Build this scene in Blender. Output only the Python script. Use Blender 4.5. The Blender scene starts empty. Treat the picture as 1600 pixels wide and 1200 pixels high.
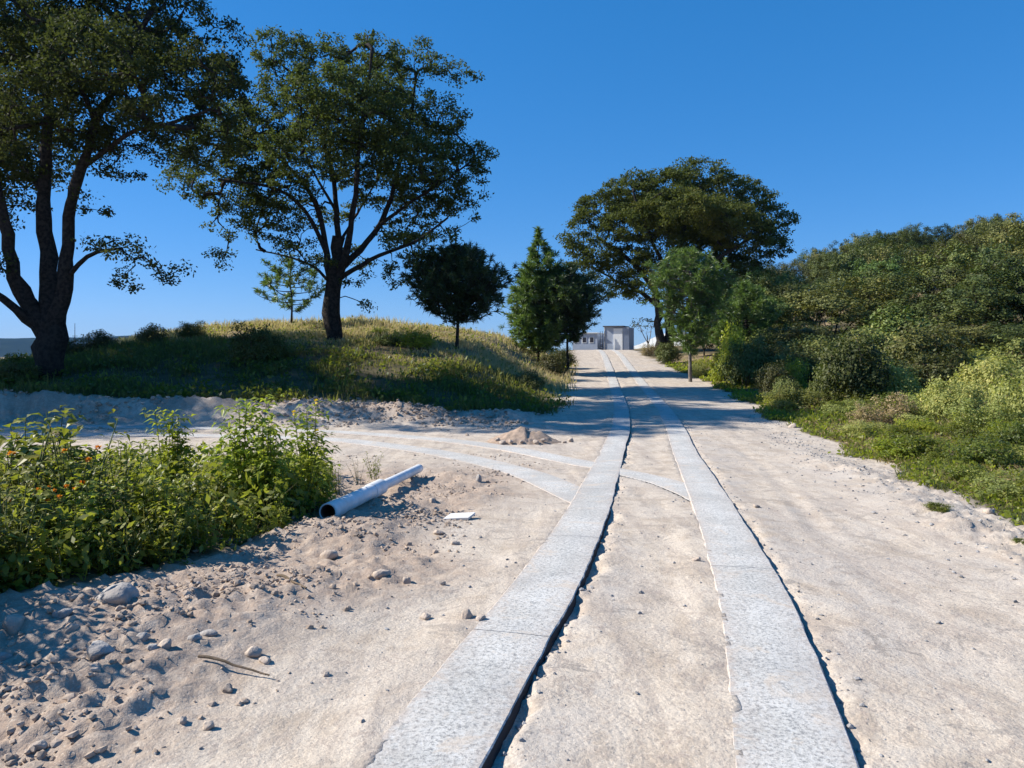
import bpy, math, random
import numpy as np
from mathutils import Vector, Matrix, Euler

rng = np.random.default_rng(7)
random.seed(7)
sc = bpy.context.scene
COL = sc.collection
R = math.radians

# ------------------------------------------------------------------ camera, sky, sun, exposure
FPX = 1160.0          # focal length in pixels of the 1600 px wide photograph
HY = 545.0            # row of the horizon
EYE = 1.6
cam = bpy.data.cameras.new('camera')
cam.sensor_width = 36
cam.lens = FPX / 1600 * 36
cam.shift_y = -(600 - HY) / 1600
cam.clip_start = 0.05
cam.clip_end = 12000
camo = bpy.data.objects.new('camera', cam)
camo.location = (0, 0, EYE)
camo.rotation_euler = (R(90), 0, 0)
COL.objects.link(camo)
sc.camera = camo

SUN_ELEV = R(36)
SDIR = Vector((0.985, -0.15, 0)).normalized()          # horizontal direction in which shadows fall
to_sun = Vector((-SDIR.x * math.cos(SUN_ELEV), -SDIR.y * math.cos(SUN_ELEV), math.sin(SUN_ELEV)))
sun = bpy.data.lights.new('sun', 'SUN')
sun.energy = 5.0
sun.angle = R(0.55)
sun.color = (1.0, 0.955, 0.87)
suno = bpy.data.objects.new('sun', sun)
suno.rotation_euler = to_sun.to_track_quat('Z', 'Y').to_euler()
COL.objects.link(suno)

world = bpy.data.worlds.new('World')
sc.world = world
world.use_nodes = True
wn = world.node_tree
for n in list(wn.nodes): wn.nodes.remove(n)
sky = wn.nodes.new('ShaderNodeTexSky')
sky.sky_type = 'NISHITA'
sky.sun_disc = False
sky.sun_elevation = SUN_ELEV
sky.sun_rotation = math.atan2(to_sun.x, to_sun.y)
sky.altitude = 1500
sky.air_density = 1.0
sky.dust_density = 0.1
sky.ozone_density = 3.0
hs = wn.nodes.new('ShaderNodeHueSaturation')
hs.inputs['Saturation'].default_value = 1.32
hs.inputs['Hue'].default_value = 0.5
hs.inputs['Value'].default_value = 1.0
bg = wn.nodes.new('ShaderNodeBackground')
bg.inputs['Strength'].default_value = 0.098
wo = wn.nodes.new('ShaderNodeOutputWorld')
wn.links.new(sky.outputs[0], hs.inputs['Color'])
tn = wn.nodes.new('ShaderNodeMix'); tn.data_type = 'RGBA'; tn.blend_type = 'MULTIPLY'
tn.inputs[0].default_value = 1.0
tn.inputs[7].default_value = (0.69, 0.86, 1.09, 1)      # the phone's rendering of a clear sky
wn.links.new(hs.outputs[0], tn.inputs[6])
# response curve of the whole sky: evens the step from zenith to horizon
sep = wn.nodes.new('ShaderNodeSeparateColor'); cmb = wn.nodes.new('ShaderNodeCombineColor')
wn.links.new(tn.outputs[2], sep.inputs[0])
for ch, (ex, k) in enumerate(((.70, .78), (.52, 1.38), (.52, 2.02))):
    pw = wn.nodes.new('ShaderNodeMath'); pw.operation = 'POWER'; pw.inputs[1].default_value = ex
    ml = wn.nodes.new('ShaderNodeMath'); ml.operation = 'MULTIPLY'; ml.inputs[1].default_value = k
    wn.links.new(sep.outputs[ch], pw.inputs[0]); wn.links.new(pw.outputs[0], ml.inputs[0]); wn.links.new(ml.outputs[0], cmb.inputs[ch])
wn.links.new(cmb.outputs[0], bg.inputs[0])
wn.links.new(bg.outputs[0], wo.inputs[0])

sc.view_settings.view_transform = 'Standard'
sc.view_settings.look = 'None'
sc.view_settings.exposure = 0.69
sc.view_settings.gamma = 1.0
sc.view_settings.use_curve_mapping = False
sc.render.engine = 'CYCLES'
sc.cycles.max_bounces = 6
sc.cycles.transparent_max_bounces = 6
sc.cycles.use_denoising = True
sc.cycles.volume_bounces = 0

# ------------------------------------------------------------------ noise
_perm = np.random.default_rng(11).permutation(4096)
_grad = np.random.default_rng(12).random(4096) * 2 - 1

def _h(ix, iy, iz=0):
    return _grad[_perm[(_perm[(_perm[ix & 4095] + iy) & 4095] + iz) & 4095]]

def vnoise(x, y, z=None):
    x = np.asarray(x, float); y = np.asarray(y, float)
    ix = np.floor(x).astype(int); iy = np.floor(y).astype(int)
    fx = x - ix; fy = y - iy
    ux = fx * fx * fx * (fx * (fx * 6 - 15) + 10); uy = fy * fy * fy * (fy * (fy * 6 - 15) + 10)
    if z is None:
        a = _h(ix, iy); b = _h(ix + 1, iy); c = _h(ix, iy + 1); d = _h(ix + 1, iy + 1)
        return (a * (1 - ux) + b * ux) * (1 - uy) + (c * (1 - ux) + d * ux) * uy
    z = np.asarray(z, float)
    iz = np.floor(z).astype(int); fz = z - iz; uz = fz * fz * (3 - 2 * fz)
    def pl(k):
        a = _h(ix, iy, k); b = _h(ix + 1, iy, k); c = _h(ix, iy + 1, k); d = _h(ix + 1, iy + 1, k)
        return (a * (1 - ux) + b * ux) * (1 - uy) + (c * (1 - ux) + d * ux) * uy
    return pl(iz) * (1 - uz) + pl(iz + 1) * uz

def fbm(x, y, o=4, s=1.0, seed=0.0):
    v = 0; a = 0.5; f = s
    for i in range(o):
        # rotate each octave so the lattice never shows
        ca, sa = math.cos(i * 1.1 + .4), math.sin(i * 1.1 + .4)
        v = v + a * vnoise((x * ca - y * sa) * f + seed + i * 17.3, (x * sa + y * ca) * f + seed * 1.7 + i * 9.1)
        a *= 0.5; f *= 2.07
    return v

def S(t):
    t = np.clip(t, 0, 1)
    return t * t * (3 - 2 * t)

# ------------------------------------------------------------------ lie of the land
_ry = np.array([-100, 0, 3, 5.4, 9, 13.4, 18, 23, 28, 34.8, 43, 56, 64, 72, 90, 140, 300, 5000.])
_rz = np.array([0, 0, 0, -.05, -.2, -.37, -.37, -.3, -.2, -.05, .3, 1.0, 1.36, 1.5, 1.45, 0.8, -6, -12.])
_yy = np.arange(-20, 140, .25)
_zz = np.interp(_yy, _ry, _rz)
_k = np.hanning(17); _k /= _k.sum()
_zz[8:-8] = np.convolve(_zz, _k, 'same')[8:-8]

def road_z(y):
    y = np.asarray(y, float)
    return np.where((y > -18) & (y < 137), np.interp(y, _yy, _zz), np.interp(y, _ry, _rz))

_sy = np.array([-4, 0, 2.83, 3.34, 4.08, 5.3, 7.87, 11.3, 14.8, 18.1, 23.2, 27.8, 34.8, 43, 56, 66, 73])
_sl = np.array([-1.75, -.95, -.353, -.235, -.03, .285, .80, 1.40, 2.03, 2.66, 3.42, 3.97, 4.76, 5.68, 7.0, 7.9, 8.5])
_sr = np.array([-.40, .42, 1.08, 1.215, 1.42, 1.68, 2.17, 2.80, 3.40, 4.0, 4.76, 5.29, 6.1, 6.98, 8.3, 9.2, 9.8])

def smooth_curve(ys, xs, step=.2, w=19):
    yy = np.arange(ys[0], ys[-1] + step, step)
    xx = np.interp(yy, ys, xs)
    k = np.hanning(w); k /= k.sum()
    p = w // 2
    xp = np.concatenate([xx[0] - (xx[1] - xx[0]) * np.arange(p, 0, -1), xx, xx[-1] + (xx[-1] - xx[-2]) * np.arange(1, p + 1)])
    return yy, np.convolve(xp, k, 'valid')
LY, LX = smooth_curve(_sy, _sl)
RY, RX = smooth_curve(_sy, _sr)

def lx(y):
    y = np.asarray(y, float)
    return np.interp(y, LY, LX) + np.maximum(y - 73, 0) * .06 + np.minimum(y + 4, 0) * .2
def rx(y):
    y = np.asarray(y, float)
    return np.interp(y, RY, RX) + np.maximum(y - 73, 0) * .06 + np.minimum(y + 4, 0) * .2

def side_curve(pts):
    pts = np.array(pts, float)
    seg = np.r_[0, np.cumsum(np.hypot(*np.diff(pts, axis=0).T))]
    t = np.arange(0, seg[-1], .2)
    x = np.interp(t, seg, pts[:, 0]); y = np.interp(t, seg, pts[:, 1])
    k = np.hanning(13); k /= k.sum(); p = 6
    def sm(v):
        vp = np.concatenate([v[0] - (v[1] - v[0]) * np.arange(p, 0, -1), v, v[-1] + (v[-1] - v[-2]) * np.arange(1, p + 1)])
        return np.convolve(vp, k, 'valid')
    return np.stack([sm(x), sm(y)], 1)
SIDE_A = side_curve([(1.46, 12.0), (1.25, 12.3), (.76, 13.3), (.04, 14.5), (-.58, 15.2), (-1.47, 16.0), (-2.9, 16.9), (-4.1, 17.5), (-6.3, 18.1), (-9.6, 18.6), (-16, 18.9), (-26, 19)])
SIDE_B = side_curve([(.93, 8.6), (.80, 9.1), (.30, 11.0), (-.42, 12.6), (-1.35, 14.0), (-2.4, 15.0), (-3.55, 15.9), (-4.75, 16.4), (-7.8, 16.9), (-10.9, 17.1), (-16, 17.2), (-26, 17.2)])
SIDE_X = side_curve([(1.46, 11.75), (1.62, 11.45), (1.9, 10.95), (2.12, 10.3), (2.26, 9.5), (2.30, 8.8), (2.34, 8.3)])

def dist_curve(x, y, C):
    x = np.asarray(x, float); y = np.asarray(y, float)
    out = np.full(x.shape, 99.0)
    m = (x > C[:, 0].min() - 1.5) & (x < C[:, 0].max() + 1.5) & (y > C[:, 1].min() - 1.5) & (y < C[:, 1].max() + 1.5)
    if m.any():
        xm = x[m][:, None]; ym = y[m][:, None]
        best = np.full(xm.shape[0], 99.0)
        for i in range(0, len(C), 40):
            c = C[i:i + 40]
            best = np.minimum(best, np.sqrt((xm - c[:, 0]) ** 2 + (ym - c[:, 1]) ** 2).min(1))
        out[m] = best
    return out

def zones(x, y):
    """masks 0..1 of the kinds of ground at a place"""
    L = lx(y); Rr = rx(y)
    wob = fbm(x, y, 3, .5, 3.) * 1.3
    dl = (L - 2.2) - x + wob * .5                       # left of the road edge
    edge_r = np.interp(y, [0, 7, 12, 22, 35, 56, 70], [2.9, 2.75, 3.0, 2.9, 3.1, 1.7, 1.6])
    dr = x - (Rr + edge_r) + fbm(x, y, 4, .9, 8.) * .7   # right of the road edge
    mound = S((y - 20.6 - wob * .8) / 1.0) * S((dl + .5) / 1.4)
    # far along the crest the grass closes in on both sides
    yb = np.interp(x, [-8, -3.9, -3.2, -2.9, -2.45, -2.1, -1.75], [2.0, 2.5, 3.7, 4.7, 5.7, 6.6, 8.9])
    weeds = S((y - yb + wob * .25) / .6) * S((11.3 + wob - y) / 1.0) * S((.10 - .24 * y - x) / .3)
    verge = S(dr / .35) * (y > -5)
    return mound, weeds, verge, dl, dr

def H0(x, y):
    """large shape of the land"""
    x = np.asarray(x, float); y = np.asarray(y, float)
    zr = road_z(y)
    L = lx(y); Rr = rx(y)
    dl = (L - 2.6) - x
    ridge = np.interp(x, [-60, -30, -24, -20, -16, -8, -3, 1, 4, 8], [-2, .1, .9, 1.65, 2.55, 2.9, 2.5, 2.0, 1.7, 1.7])
    back = np.maximum(y - 41, 0)
    zm = ridge - back * .05 - np.maximum(y - 90, 0) * .02
    zm = np.maximum(zm, -14)
    w = S((dl + .3) / 4.2) * np.clip((y - 20.0) / 17.5, 0, 1) ** .85
    z = zr * (1 - w) + zm * w
    # dirt bank at the foot of the mound, behind the side track
    bank = np.exp(-((y - 20.3 - .4 * np.sin(x * .35)) / .75) ** 2) * S((dl + .6) / 1.2)
    z = z + bank * (.30 * S((-1.0 - x) / 4.) + .10 + .34 * fbm(x, y, 4, .7, 21.) + .10 * np.abs(fbm(x, y, 3, 2.6, 22.)))
    # ground beyond the right verge, then the wooded hill
    dr = x - (Rr + 3.0)
    z = z + .10 * S(dr / 2.0) * S((y - 2) / 4) + .35 * S(dr / 4.) * S((y - 24) / 14.)
    hill = np.clip((dr - 7) / 44, 0, 1.15)
    z = z + 13.0 * (hill ** .92) * S((y - 28) / 80.) * (1 - S((y - 190) / 200.))
    # falls away far off
    z = z - 10 * S((y - 150) / 400) * (y > 150)
    # small bank of spoil along the right edge of the road
    z = z + .11 * np.exp(-((dr + .75) / .42) ** 2) * S((16 - y) / 5) * (.6 + fbm(x, y, 3, .8, 5.) * 1.2)
    # heap of rubble beside the weeds (left foreground)
    z = z + .16 * np.exp(-(((x + 2.55) / 1.1) ** 2 + ((y - 4.3) / .9) ** 2)) + .10 * np.exp(-(((x + 1.6) / .5) ** 2 + ((y - 6.9) / .5) ** 2))
    return z

def H(x, y, fine=True):
    x = np.asarray(x, float); y = np.asarray(y, float)
    z = H0(x, y)
    L = lx(y); Rr = rx(y)
    near = S((45 - y) / 20.)
    # rough turned soil to the left, trodden ground elsewhere
    rough = S((L - .75 - x + fbm(x, y, 3, .7, 31.) * .9) / 1.0) * S((13 - y) / 2.5)
    berm = S((x - (Rr + 1.9) + fbm(x, y, 3, .6, 41.) * .8) / .6) * S((15 - y) / 4) * S((Rr + 3.6 - x) / .6)
    z = z + near * .035 * fbm(x, y, 3, .9, 2.)
    bk = np.exp(-((y - 20.1) / 1.2) ** 2) * (x < L - 2.4)
    z = z + bk * (.15 * np.abs(fbm(x, y, 4, 2.4, 33.)) + .16 * (np.abs(fbm(x, y, 3, 6.5, 35.)) - .1))
    z = z + rough * (.085 * fbm(x, y, 4, 1.6, 12.) + .03 * np.abs(fbm(x, y, 3, 6.0, 14.)) )
    # faint ruts worn by wheels beside the right track and between the two
    for off, a_ in ((1.05, .014), (2.35, .012), (1.55, .006)):
        q = x - (Rr + off + .12 * np.sin(y * .55 + off))
        z = z - a_ * (np.exp(-(q / .10) ** 2) - .5 * np.exp(-((np.abs(q) - .17) / .05) ** 2)) * near * np.clip(.5 + 1.6 * fbm(x * .3, y * .3, 2, 1., off * 9), 0, 1)
    if fine:
        n1 = fbm(x, y, 3, 11., 17.)
        z = z + (rough * .060 + berm * .075) * np.maximum(n1, -.08) + near * .004 * fbm(x, y, 2, 18., 19.)
        z = z + (rough * .024 + berm * .030) * fbm(x, y, 2, 27., 23.)
    # the tracks were cast on levelled ground; the soil stands lower along their right edges
    for cx, w, dp in ((L, .235, .038), (Rr, .235, .026)):
        d = np.abs(x - cx)
        lev = S((.60 - d) / .30) * (y > -6) * (y < 80)
        z = z * (1 - lev) + (road_z(y) + np.where(x < cx, .0195, .004)  + .014 * fbm(x, y, 4, 5., 77.)) * lev
        side = x - (cx + w)
        dip = S((side + .06) / .03) * S((.10 + .05 * vnoise(x * 5, y * 5) + .06 * vnoise(x * 19, y * 19) - side) / .09)
        z = z - dp * dip * (y > -6) * (y < 60)
        z = np.where((d < w - .045) & (y < 80), z - .03, z)
    for C in (SIDE_A, SIDE_B, SIDE_X):
        d = dist_curve(x, y, C)
        lev = S((.75 - d) / .4)
        z = z * (1 - lev) + (road_z(y) + .006) * lev
        z = np.where(d < .22, z - .03, z)
    return z

def h1(x, y):
    return float(H(np.array([x]), np.array([y]), False)[0])

_dd = np.concatenate([np.arange(1.5, 30, .02), np.arange(30, 160, .1)])
def at(px, py, d=None):
    """where the line of sight through a pixel of the photograph meets the land"""
    xs = (px - 800) / FPX * _dd
    zs = EYE - (py - HY) / FPX * _dd
    g = H(xs, _dd, False)
    i = np.argmax(zs <= g)
    if zs[i] > g[i]: i = len(_dd) - 1
    return float(xs[i]), float(_dd[i]), float(g[i])
def wx(px, d): return (px - 800) / FPX * d
def wz(py, d): return EYE - (py - HY) / FPX * d

# ------------------------------------------------------------------ material helpers
def new_mat(name):
    m = bpy.data.materials.new(name); m.use_nodes = True
    nt = m.node_tree
    for n in list(nt.nodes): nt.nodes.remove(n)
    out = nt.nodes.new('ShaderNodeOutputMaterial')
    return m, nt, out
def N(nt, t, **kw):
    n = nt.nodes.new(t)
    for k, v in kw.items():
        if k in n.inputs: n.inputs[k].default_value = v
        else: setattr(n, k, v)
    return n
def LK(nt, a, b): nt.links.new(a, b)
def noise(nt, vec, scale, detail=4, rough=.55, dist=0.):
    n = N(nt, 'ShaderNodeTexNoise'); n.inputs['Scale'].default_value = scale
    n.inputs['Detail'].default_value = detail; n.inputs['Roughness'].default_value = rough
    n.inputs['Distortion'].default_value = dist
    LK(nt, vec, n.inputs['Vector']); return n.outputs['Fac']
def ramp(nt, fac, a, b, va=0., vb=1.):
    n = N(nt, 'ShaderNodeMapRange'); n.interpolation_type = 'SMOOTHSTEP'
    n.inputs['From Min'].default_value = a; n.inputs['From Max'].default_value = b
    n.inputs['To Min'].default_value = va; n.inputs['To Max'].default_value = vb
    LK(nt, fac, n.inputs['Value']); return n.outputs[0]
def mix(nt, fac, a, b):
    n = N(nt, 'ShaderNodeMix', data_type='RGBA')
    if isinstance(fac, (int, float)): n.inputs[0].default_value = fac
    else: LK(nt, fac, n.inputs[0])
    for s, v in ((n.inputs[6], a), (n.inputs[7], b)):
        if isinstance(v, tuple): s.default_value = (*v, 1)
        else: LK(nt, v, s)
    return n.outputs[2]
def mul(nt, a, b, op='MULTIPLY'):
    n = N(nt, 'ShaderNodeMath', operation=op)
    for s, v in ((n.inputs[0], a), (n.inputs[1], b)):
        if isinstance(v, (int, float)): s.default_value = v
        else: LK(nt, v, s)
    return n.outputs[0]
def bump(nt, h, strength, dist, prev=None):
    n = N(nt, 'ShaderNodeBump'); n.inputs['Strength'].default_value = strength
    n.inputs['Distance'].default_value = dist; LK(nt, h, n.inputs['Height'])
    if prev is not None: LK(nt, prev, n.inputs['Normal'])
    return n.outputs[0]
def geo_pos(nt): return N(nt, 'ShaderNodeNewGeometry').outputs['Position']
def attr(nt, name): return N(nt, 'ShaderNodeAttribute', attribute_name=name).outputs['Fac']

def simple_mat(name, col, col2=None, scale=8., rough=.85, bs=.3, bd=.01, metallic=0., obj=True):
    m, nt, out = new_mat(name)
    vec = N(nt, 'ShaderNodeTexCoord').outputs['Object'] if obj else geo_pos(nt)
    n = noise(nt, vec, scale, 5)
    c = mix(nt, ramp(nt, n, .35, .65), col, col2 or tuple(v * .75 for v in col))
    p = N(nt, 'ShaderNodeBsdfPrincipled'); p.inputs['Roughness'].default_value = rough
    p.inputs['Metallic'].default_value = metallic; p.inputs['Specular IOR Level'].default_value = .5 if rough < .6 else (.15 if rough < 1 else 0.)
    LK(nt, c, p.inputs['Base Color'])
    n2 = noise(nt, vec, scale * 6, 4)
    LK(nt, bump(nt, n2, bs, bd), p.inputs['Normal'])
    LK(nt, p.outputs[0], out.inputs[0]); return m

def leaf_mat(name, stops, trans=.35, rough=.6, spec=.3, vary=.0):
    """stops: colours from tint 0 to tint 1 (each leaf carries its own tint)"""
    m, nt, out = new_mat(name)
    cr = N(nt, 'ShaderNodeValToRGB')
    el = cr.color_ramp.elements
    while len(el) < len(stops): el.new(.5)
    for i, c in enumerate(stops):
        el[i].position = i / (len(stops) - 1); el[i].color = (*c, 1)
    LK(nt, attr(nt, 'tint'), cr.inputs[0])
    # every plant is a little lighter, darker, yellower or greener than the next
    rnd = N(nt, 'ShaderNodeObjectInfo').outputs['Random']
    hv = N(nt, 'ShaderNodeHueSaturation')
    LK(nt, ramp(nt, rnd, 0, 1, 1 - vary, 1 + vary), hv.inputs['Value'])
    LK(nt, ramp(nt, mul(nt, mul(nt, rnd, 7.31), 1., 'MODULO'), 0, 1, .5 - vary * .06, .5 + vary * .05), hv.inputs['Hue'])
    LK(nt, cr.outputs[0], hv.inputs['Color']); cr = hv
    p = N(nt, 'ShaderNodeBsdfPrincipled'); p.inputs['Roughness'].default_value = rough
    p.inputs['Specular IOR Level'].default_value = spec
    LK(nt, cr.outputs[0], p.inputs['Base Color'])
    t = N(nt, 'ShaderNodeBsdfTranslucent')
    g = mix(nt, .55, cr.outputs[0], tuple(min(1, v) for v in (stops[-1][0] * 1.5, stops[-1][1] * 1.9, stops[-1][2] * .8)))
    LK(nt, g, t.inputs[0])
    ms = N(nt, 'ShaderNodeMixShader'); ms.inputs[0].default_value = trans
    LK(nt, p.outputs[0], ms.inputs[1]); LK(nt, t.outputs[0], ms.inputs[2])
    LK(nt, ms.outputs[0], out.inputs[0]); return m

# ------------------------------------------------------------------ mesh helpers
def link(name, me, mat=None, parent=None, loc=None):
    o = bpy.data.objects.new(name, me); COL.objects.link(o)
    if mat is not None and not me.materials: me.materials.append(mat)
    if parent is not None: o.parent = parent
    if loc is not None: o.location = loc
    return o
def np_mesh(name, V, F, tint=None, smooth=False, attrs=None):
    """V (n,3); F (m,k) all faces of k corners, or a list of such arrays"""
    me = bpy.data.meshes.new(name)
    V = np.asarray(V, np.float32)
    Fs = F if isinstance(F, list) else [F]
    Fs = [np.asarray(f, np.int32) for f in Fs if len(f)]
    tot = np.concatenate([np.full(len(f), f.shape[1], np.int32) for f in Fs])
    idx = np.concatenate([f.ravel() for f in Fs])
    start = np.r_[0, np.cumsum(tot)[:-1]].astype(np.int32)
    me.vertices.add(len(V)); me.vertices.foreach_set('co', V.ravel())
    me.loops.add(len(idx)); me.loops.foreach_set('vertex_index', idx)
    me.polygons.add(len(tot)); me.polygons.foreach_set('loop_start', start)
    me.polygons.foreach_set('use_smooth', np.full(len(tot), smooth))
    if tint is not None:
        a = me.attributes.new('tint', 'FLOAT', 'FACE'); a.data.foreach_set('value', np.asarray(tint, np.float32))
    for k, v in (attrs or {}).items():
        a = me.attributes.new(k, 'FLOAT', 'POINT'); a.data.foreach_set('value', np.asarray(v, np.float32).ravel())
    me.update(calc_edges=True); me.validate()
    return me
def tag(o, label=None, cat=None, group=None, kind=None):
    if label: o['label'] = label
    if cat: o['category'] = cat
    if group: o['group'] = group
    if kind: o['kind'] = kind
    return o
def thing(name, loc, label, cat, group=None, rotz=0, scale=1):
    o = bpy.data.objects.new(name, None); COL.objects.link(o)
    o.empty_display_size = .2
    o.location = loc; o.rotation_euler = (0, 0, rotz)
    o.scale = (scale,) * 3 if isinstance(scale, (int, float)) else scale
    return tag(o, label, cat, group)
def copy_thing(r, loc, rotz, scale, label=None, group=None):
    c = r.copy(); COL.objects.link(c)
    c.location = loc; c.rotation_euler = (0, 0, rotz)
    c.scale = (scale,) * 3 if isinstance(scale, (int, float)) else scale
    if label: c['label'] = label
    if group: c['group'] = group
    for ch in list(r.children):
        d = ch.copy(); COL.objects.link(d); d.parent = c
        for g in list(ch.children):
            e = g.copy(); COL.objects.link(e); e.parent = d
    return c

def unit(v): return v / (np.linalg.norm(v, axis=-1, keepdims=True) + 1e-9)
def rand_dirs(n, up=0.):
    v = rng.normal(size=(n, 3)); v[:, 2] += up
    return unit(v)

def leaf_quads(P, size, wid=.5, up=.6, dirs=None, jitter=.35, nb=None):
    """rhombus leaves with a random hang; returns V, F"""
    n = len(P)
    d = rand_dirs(n) if dirs is None else unit(dirs + rng.normal(size=(n, 3)) * jitter)
    nrm = rand_dirs(n, up)
    if nb is not None:
        nrm = unit(nrm * .75 + nb); d = unit(d - nrm * (d * nrm).sum(1, keepdims=True) * .8)
    s = unit(np.cross(d, nrm))
    L = (np.asarray(size) * rng.uniform(.7, 1.3, n))[:, None]
    W = L * wid * .5
    mid = P + d * L * .45
    V = np.stack([P, mid + s * W, P + d * L, mid - s * W], 1).reshape(-1, 3)
    F = np.arange(4 * n).reshape(n, 4)
    return V, F
def leaf_folded(P, D, size, wid=.45, droop=.25):
    """near leaves: folded along the midrib and drooping, four triangles each"""
    n = len(P)
    D = unit(D); L = (size * np.ones(n))[:, None]
    up = np.array([0, 0, 1.])
    s = unit(np.cross(D, up + rng.normal(size=(n, 3)) * .25)); nn = unit(np.cross(s, D))
    a = P
    m = P + D * L * .42 + nn * L * .04
    l = P + D * L * .38 + s * L * wid * .5 + nn * L * .10
    r = P + D * L * .38 - s * L * wid * .5 + nn * L * .10
    t = P + D * L - np.array([0, 0, 1.]) * L * droop
    V = np.stack([a, l, r, m, t], 1).reshape(-1, 3)
    b = np.arange(n)[:, None] * 5
    F = np.concatenate([b + [0, 3, 1], b + [0, 2, 3], b + [1, 3, 4], b + [3, 2, 4]], 1).reshape(-1, 3)
    return V, F
def blades(P, h, w, lean=.35, D=None):
    """grass: one bent blade = quad + triangle, 5 verts"""
    n = len(P)
    a = rng.uniform(0, 2 * math.pi, n)
    s = np.stack([np.cos(a), np.sin(a), np.zeros(n)], 1)
    if D is None:
        b = rng.uniform(0, 2 * math.pi, n); ln = rng.uniform(.1, 1, n)[:, None] * lean
        D = np.stack([np.cos(b), np.sin(b), np.zeros(n)], 1) * ln
    h = (h * np.ones(n))[:, None]; w = (w * np.ones(n))[:, None]
    z = np.array([0, 0, 1.])
    m = P + z * h * .55 + D * h * .35
    t = P + z * h * (1 - .3 * np.linalg.norm(D, axis=1, keepdims=True)) + D * h * 1.1
    V = np.stack([P - s * w / 2, P + s * w / 2, m + s * w * .42, m - s * w * .42, t], 1).reshape(-1, 3)
    b0 = np.arange(n)[:, None] * 5
    return V, [b0 + [0, 1, 2, 3], b0 + [3, 2, 4]]

def tube(path, radii, n=6, wob=0., cap=False):
    path = np.asarray(path, float); k = len(path)
    T = unit(np.gradient(path, axis=0))
    ref = np.array([0, 0, 1.]) if abs(T[0, 2]) < .9 else np.array([1., 0, 0])
    u = unit(np.cross(T[0], ref)); V = []
    ang = np.arange(n) / n * 2 * math.pi
    for i in range(k):
        u = u - T[i] * np.dot(u, T[i]); u = u / (np.linalg.norm(u) + 1e-9)
        v = np.cross(T[i], u)
        r = radii[i] * (1 + (wob * vnoise(ang * 2.1 + 7 * path[0, 0], np.full(n, path[i, 2] * 1.3 + i * .3)) if wob else 0))
        r = np.ones(n) * r
        V.append(path[i] + np.outer(np.cos(ang) * r, u) + np.outer(np.sin(ang) * r, v))
    V = np.concatenate(V)
    i = np.arange(k - 1)[:, None] * n; j = np.arange(n)[None, :]
    F = np.stack([i + j, i + (j + 1) % n, i + n + (j + 1) % n, i + n + j], -1).reshape(-1, 4)
    return V, F
class Acc:
    """collects quads (or triangles) of many shapes into one mesh"""
    def __init__(s): s.V = []; s.F = {}; s.T = {}; s.n = 0
    def add(s, V, F, tint=None):
        Fs = F if isinstance(F, list) else [F]
        for f in Fs:
            f = np.asarray(f)
            s.F.setdefault(f.shape[1], []).append(f + s.n)
            t = .5 if tint is None else tint
            s.T.setdefault(f.shape[1], []).append(np.ones(len(f)) * t if np.ndim(t) == 0 else np.repeat(t, len(f) // len(t)))
        s.V.append(V); s.n += len(V)
    def mesh(s, name, smooth=False):
        ks = sorted(s.F)
        F = [np.concatenate(s.F[k]) for k in ks]
        T = np.concatenate([np.concatenate(s.T[k]) for k in ks])
        return np_mesh(name, np.concatenate(s.V), F, T, smooth)

def box_vf(x0, x1, y0, y1, z0, z1):
    V = np.array([[x, y, z] for z in (z0, z1) for x, y in ((x0, y0), (x1, y0), (x1, y1), (x0, y1))], float)
    F = np.array([[0, 3, 2, 1], [4, 5, 6, 7], [0, 1, 5, 4], [1, 2, 6, 5], [2, 3, 7, 6], [3, 0, 4, 7]])
    return V, F

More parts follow.
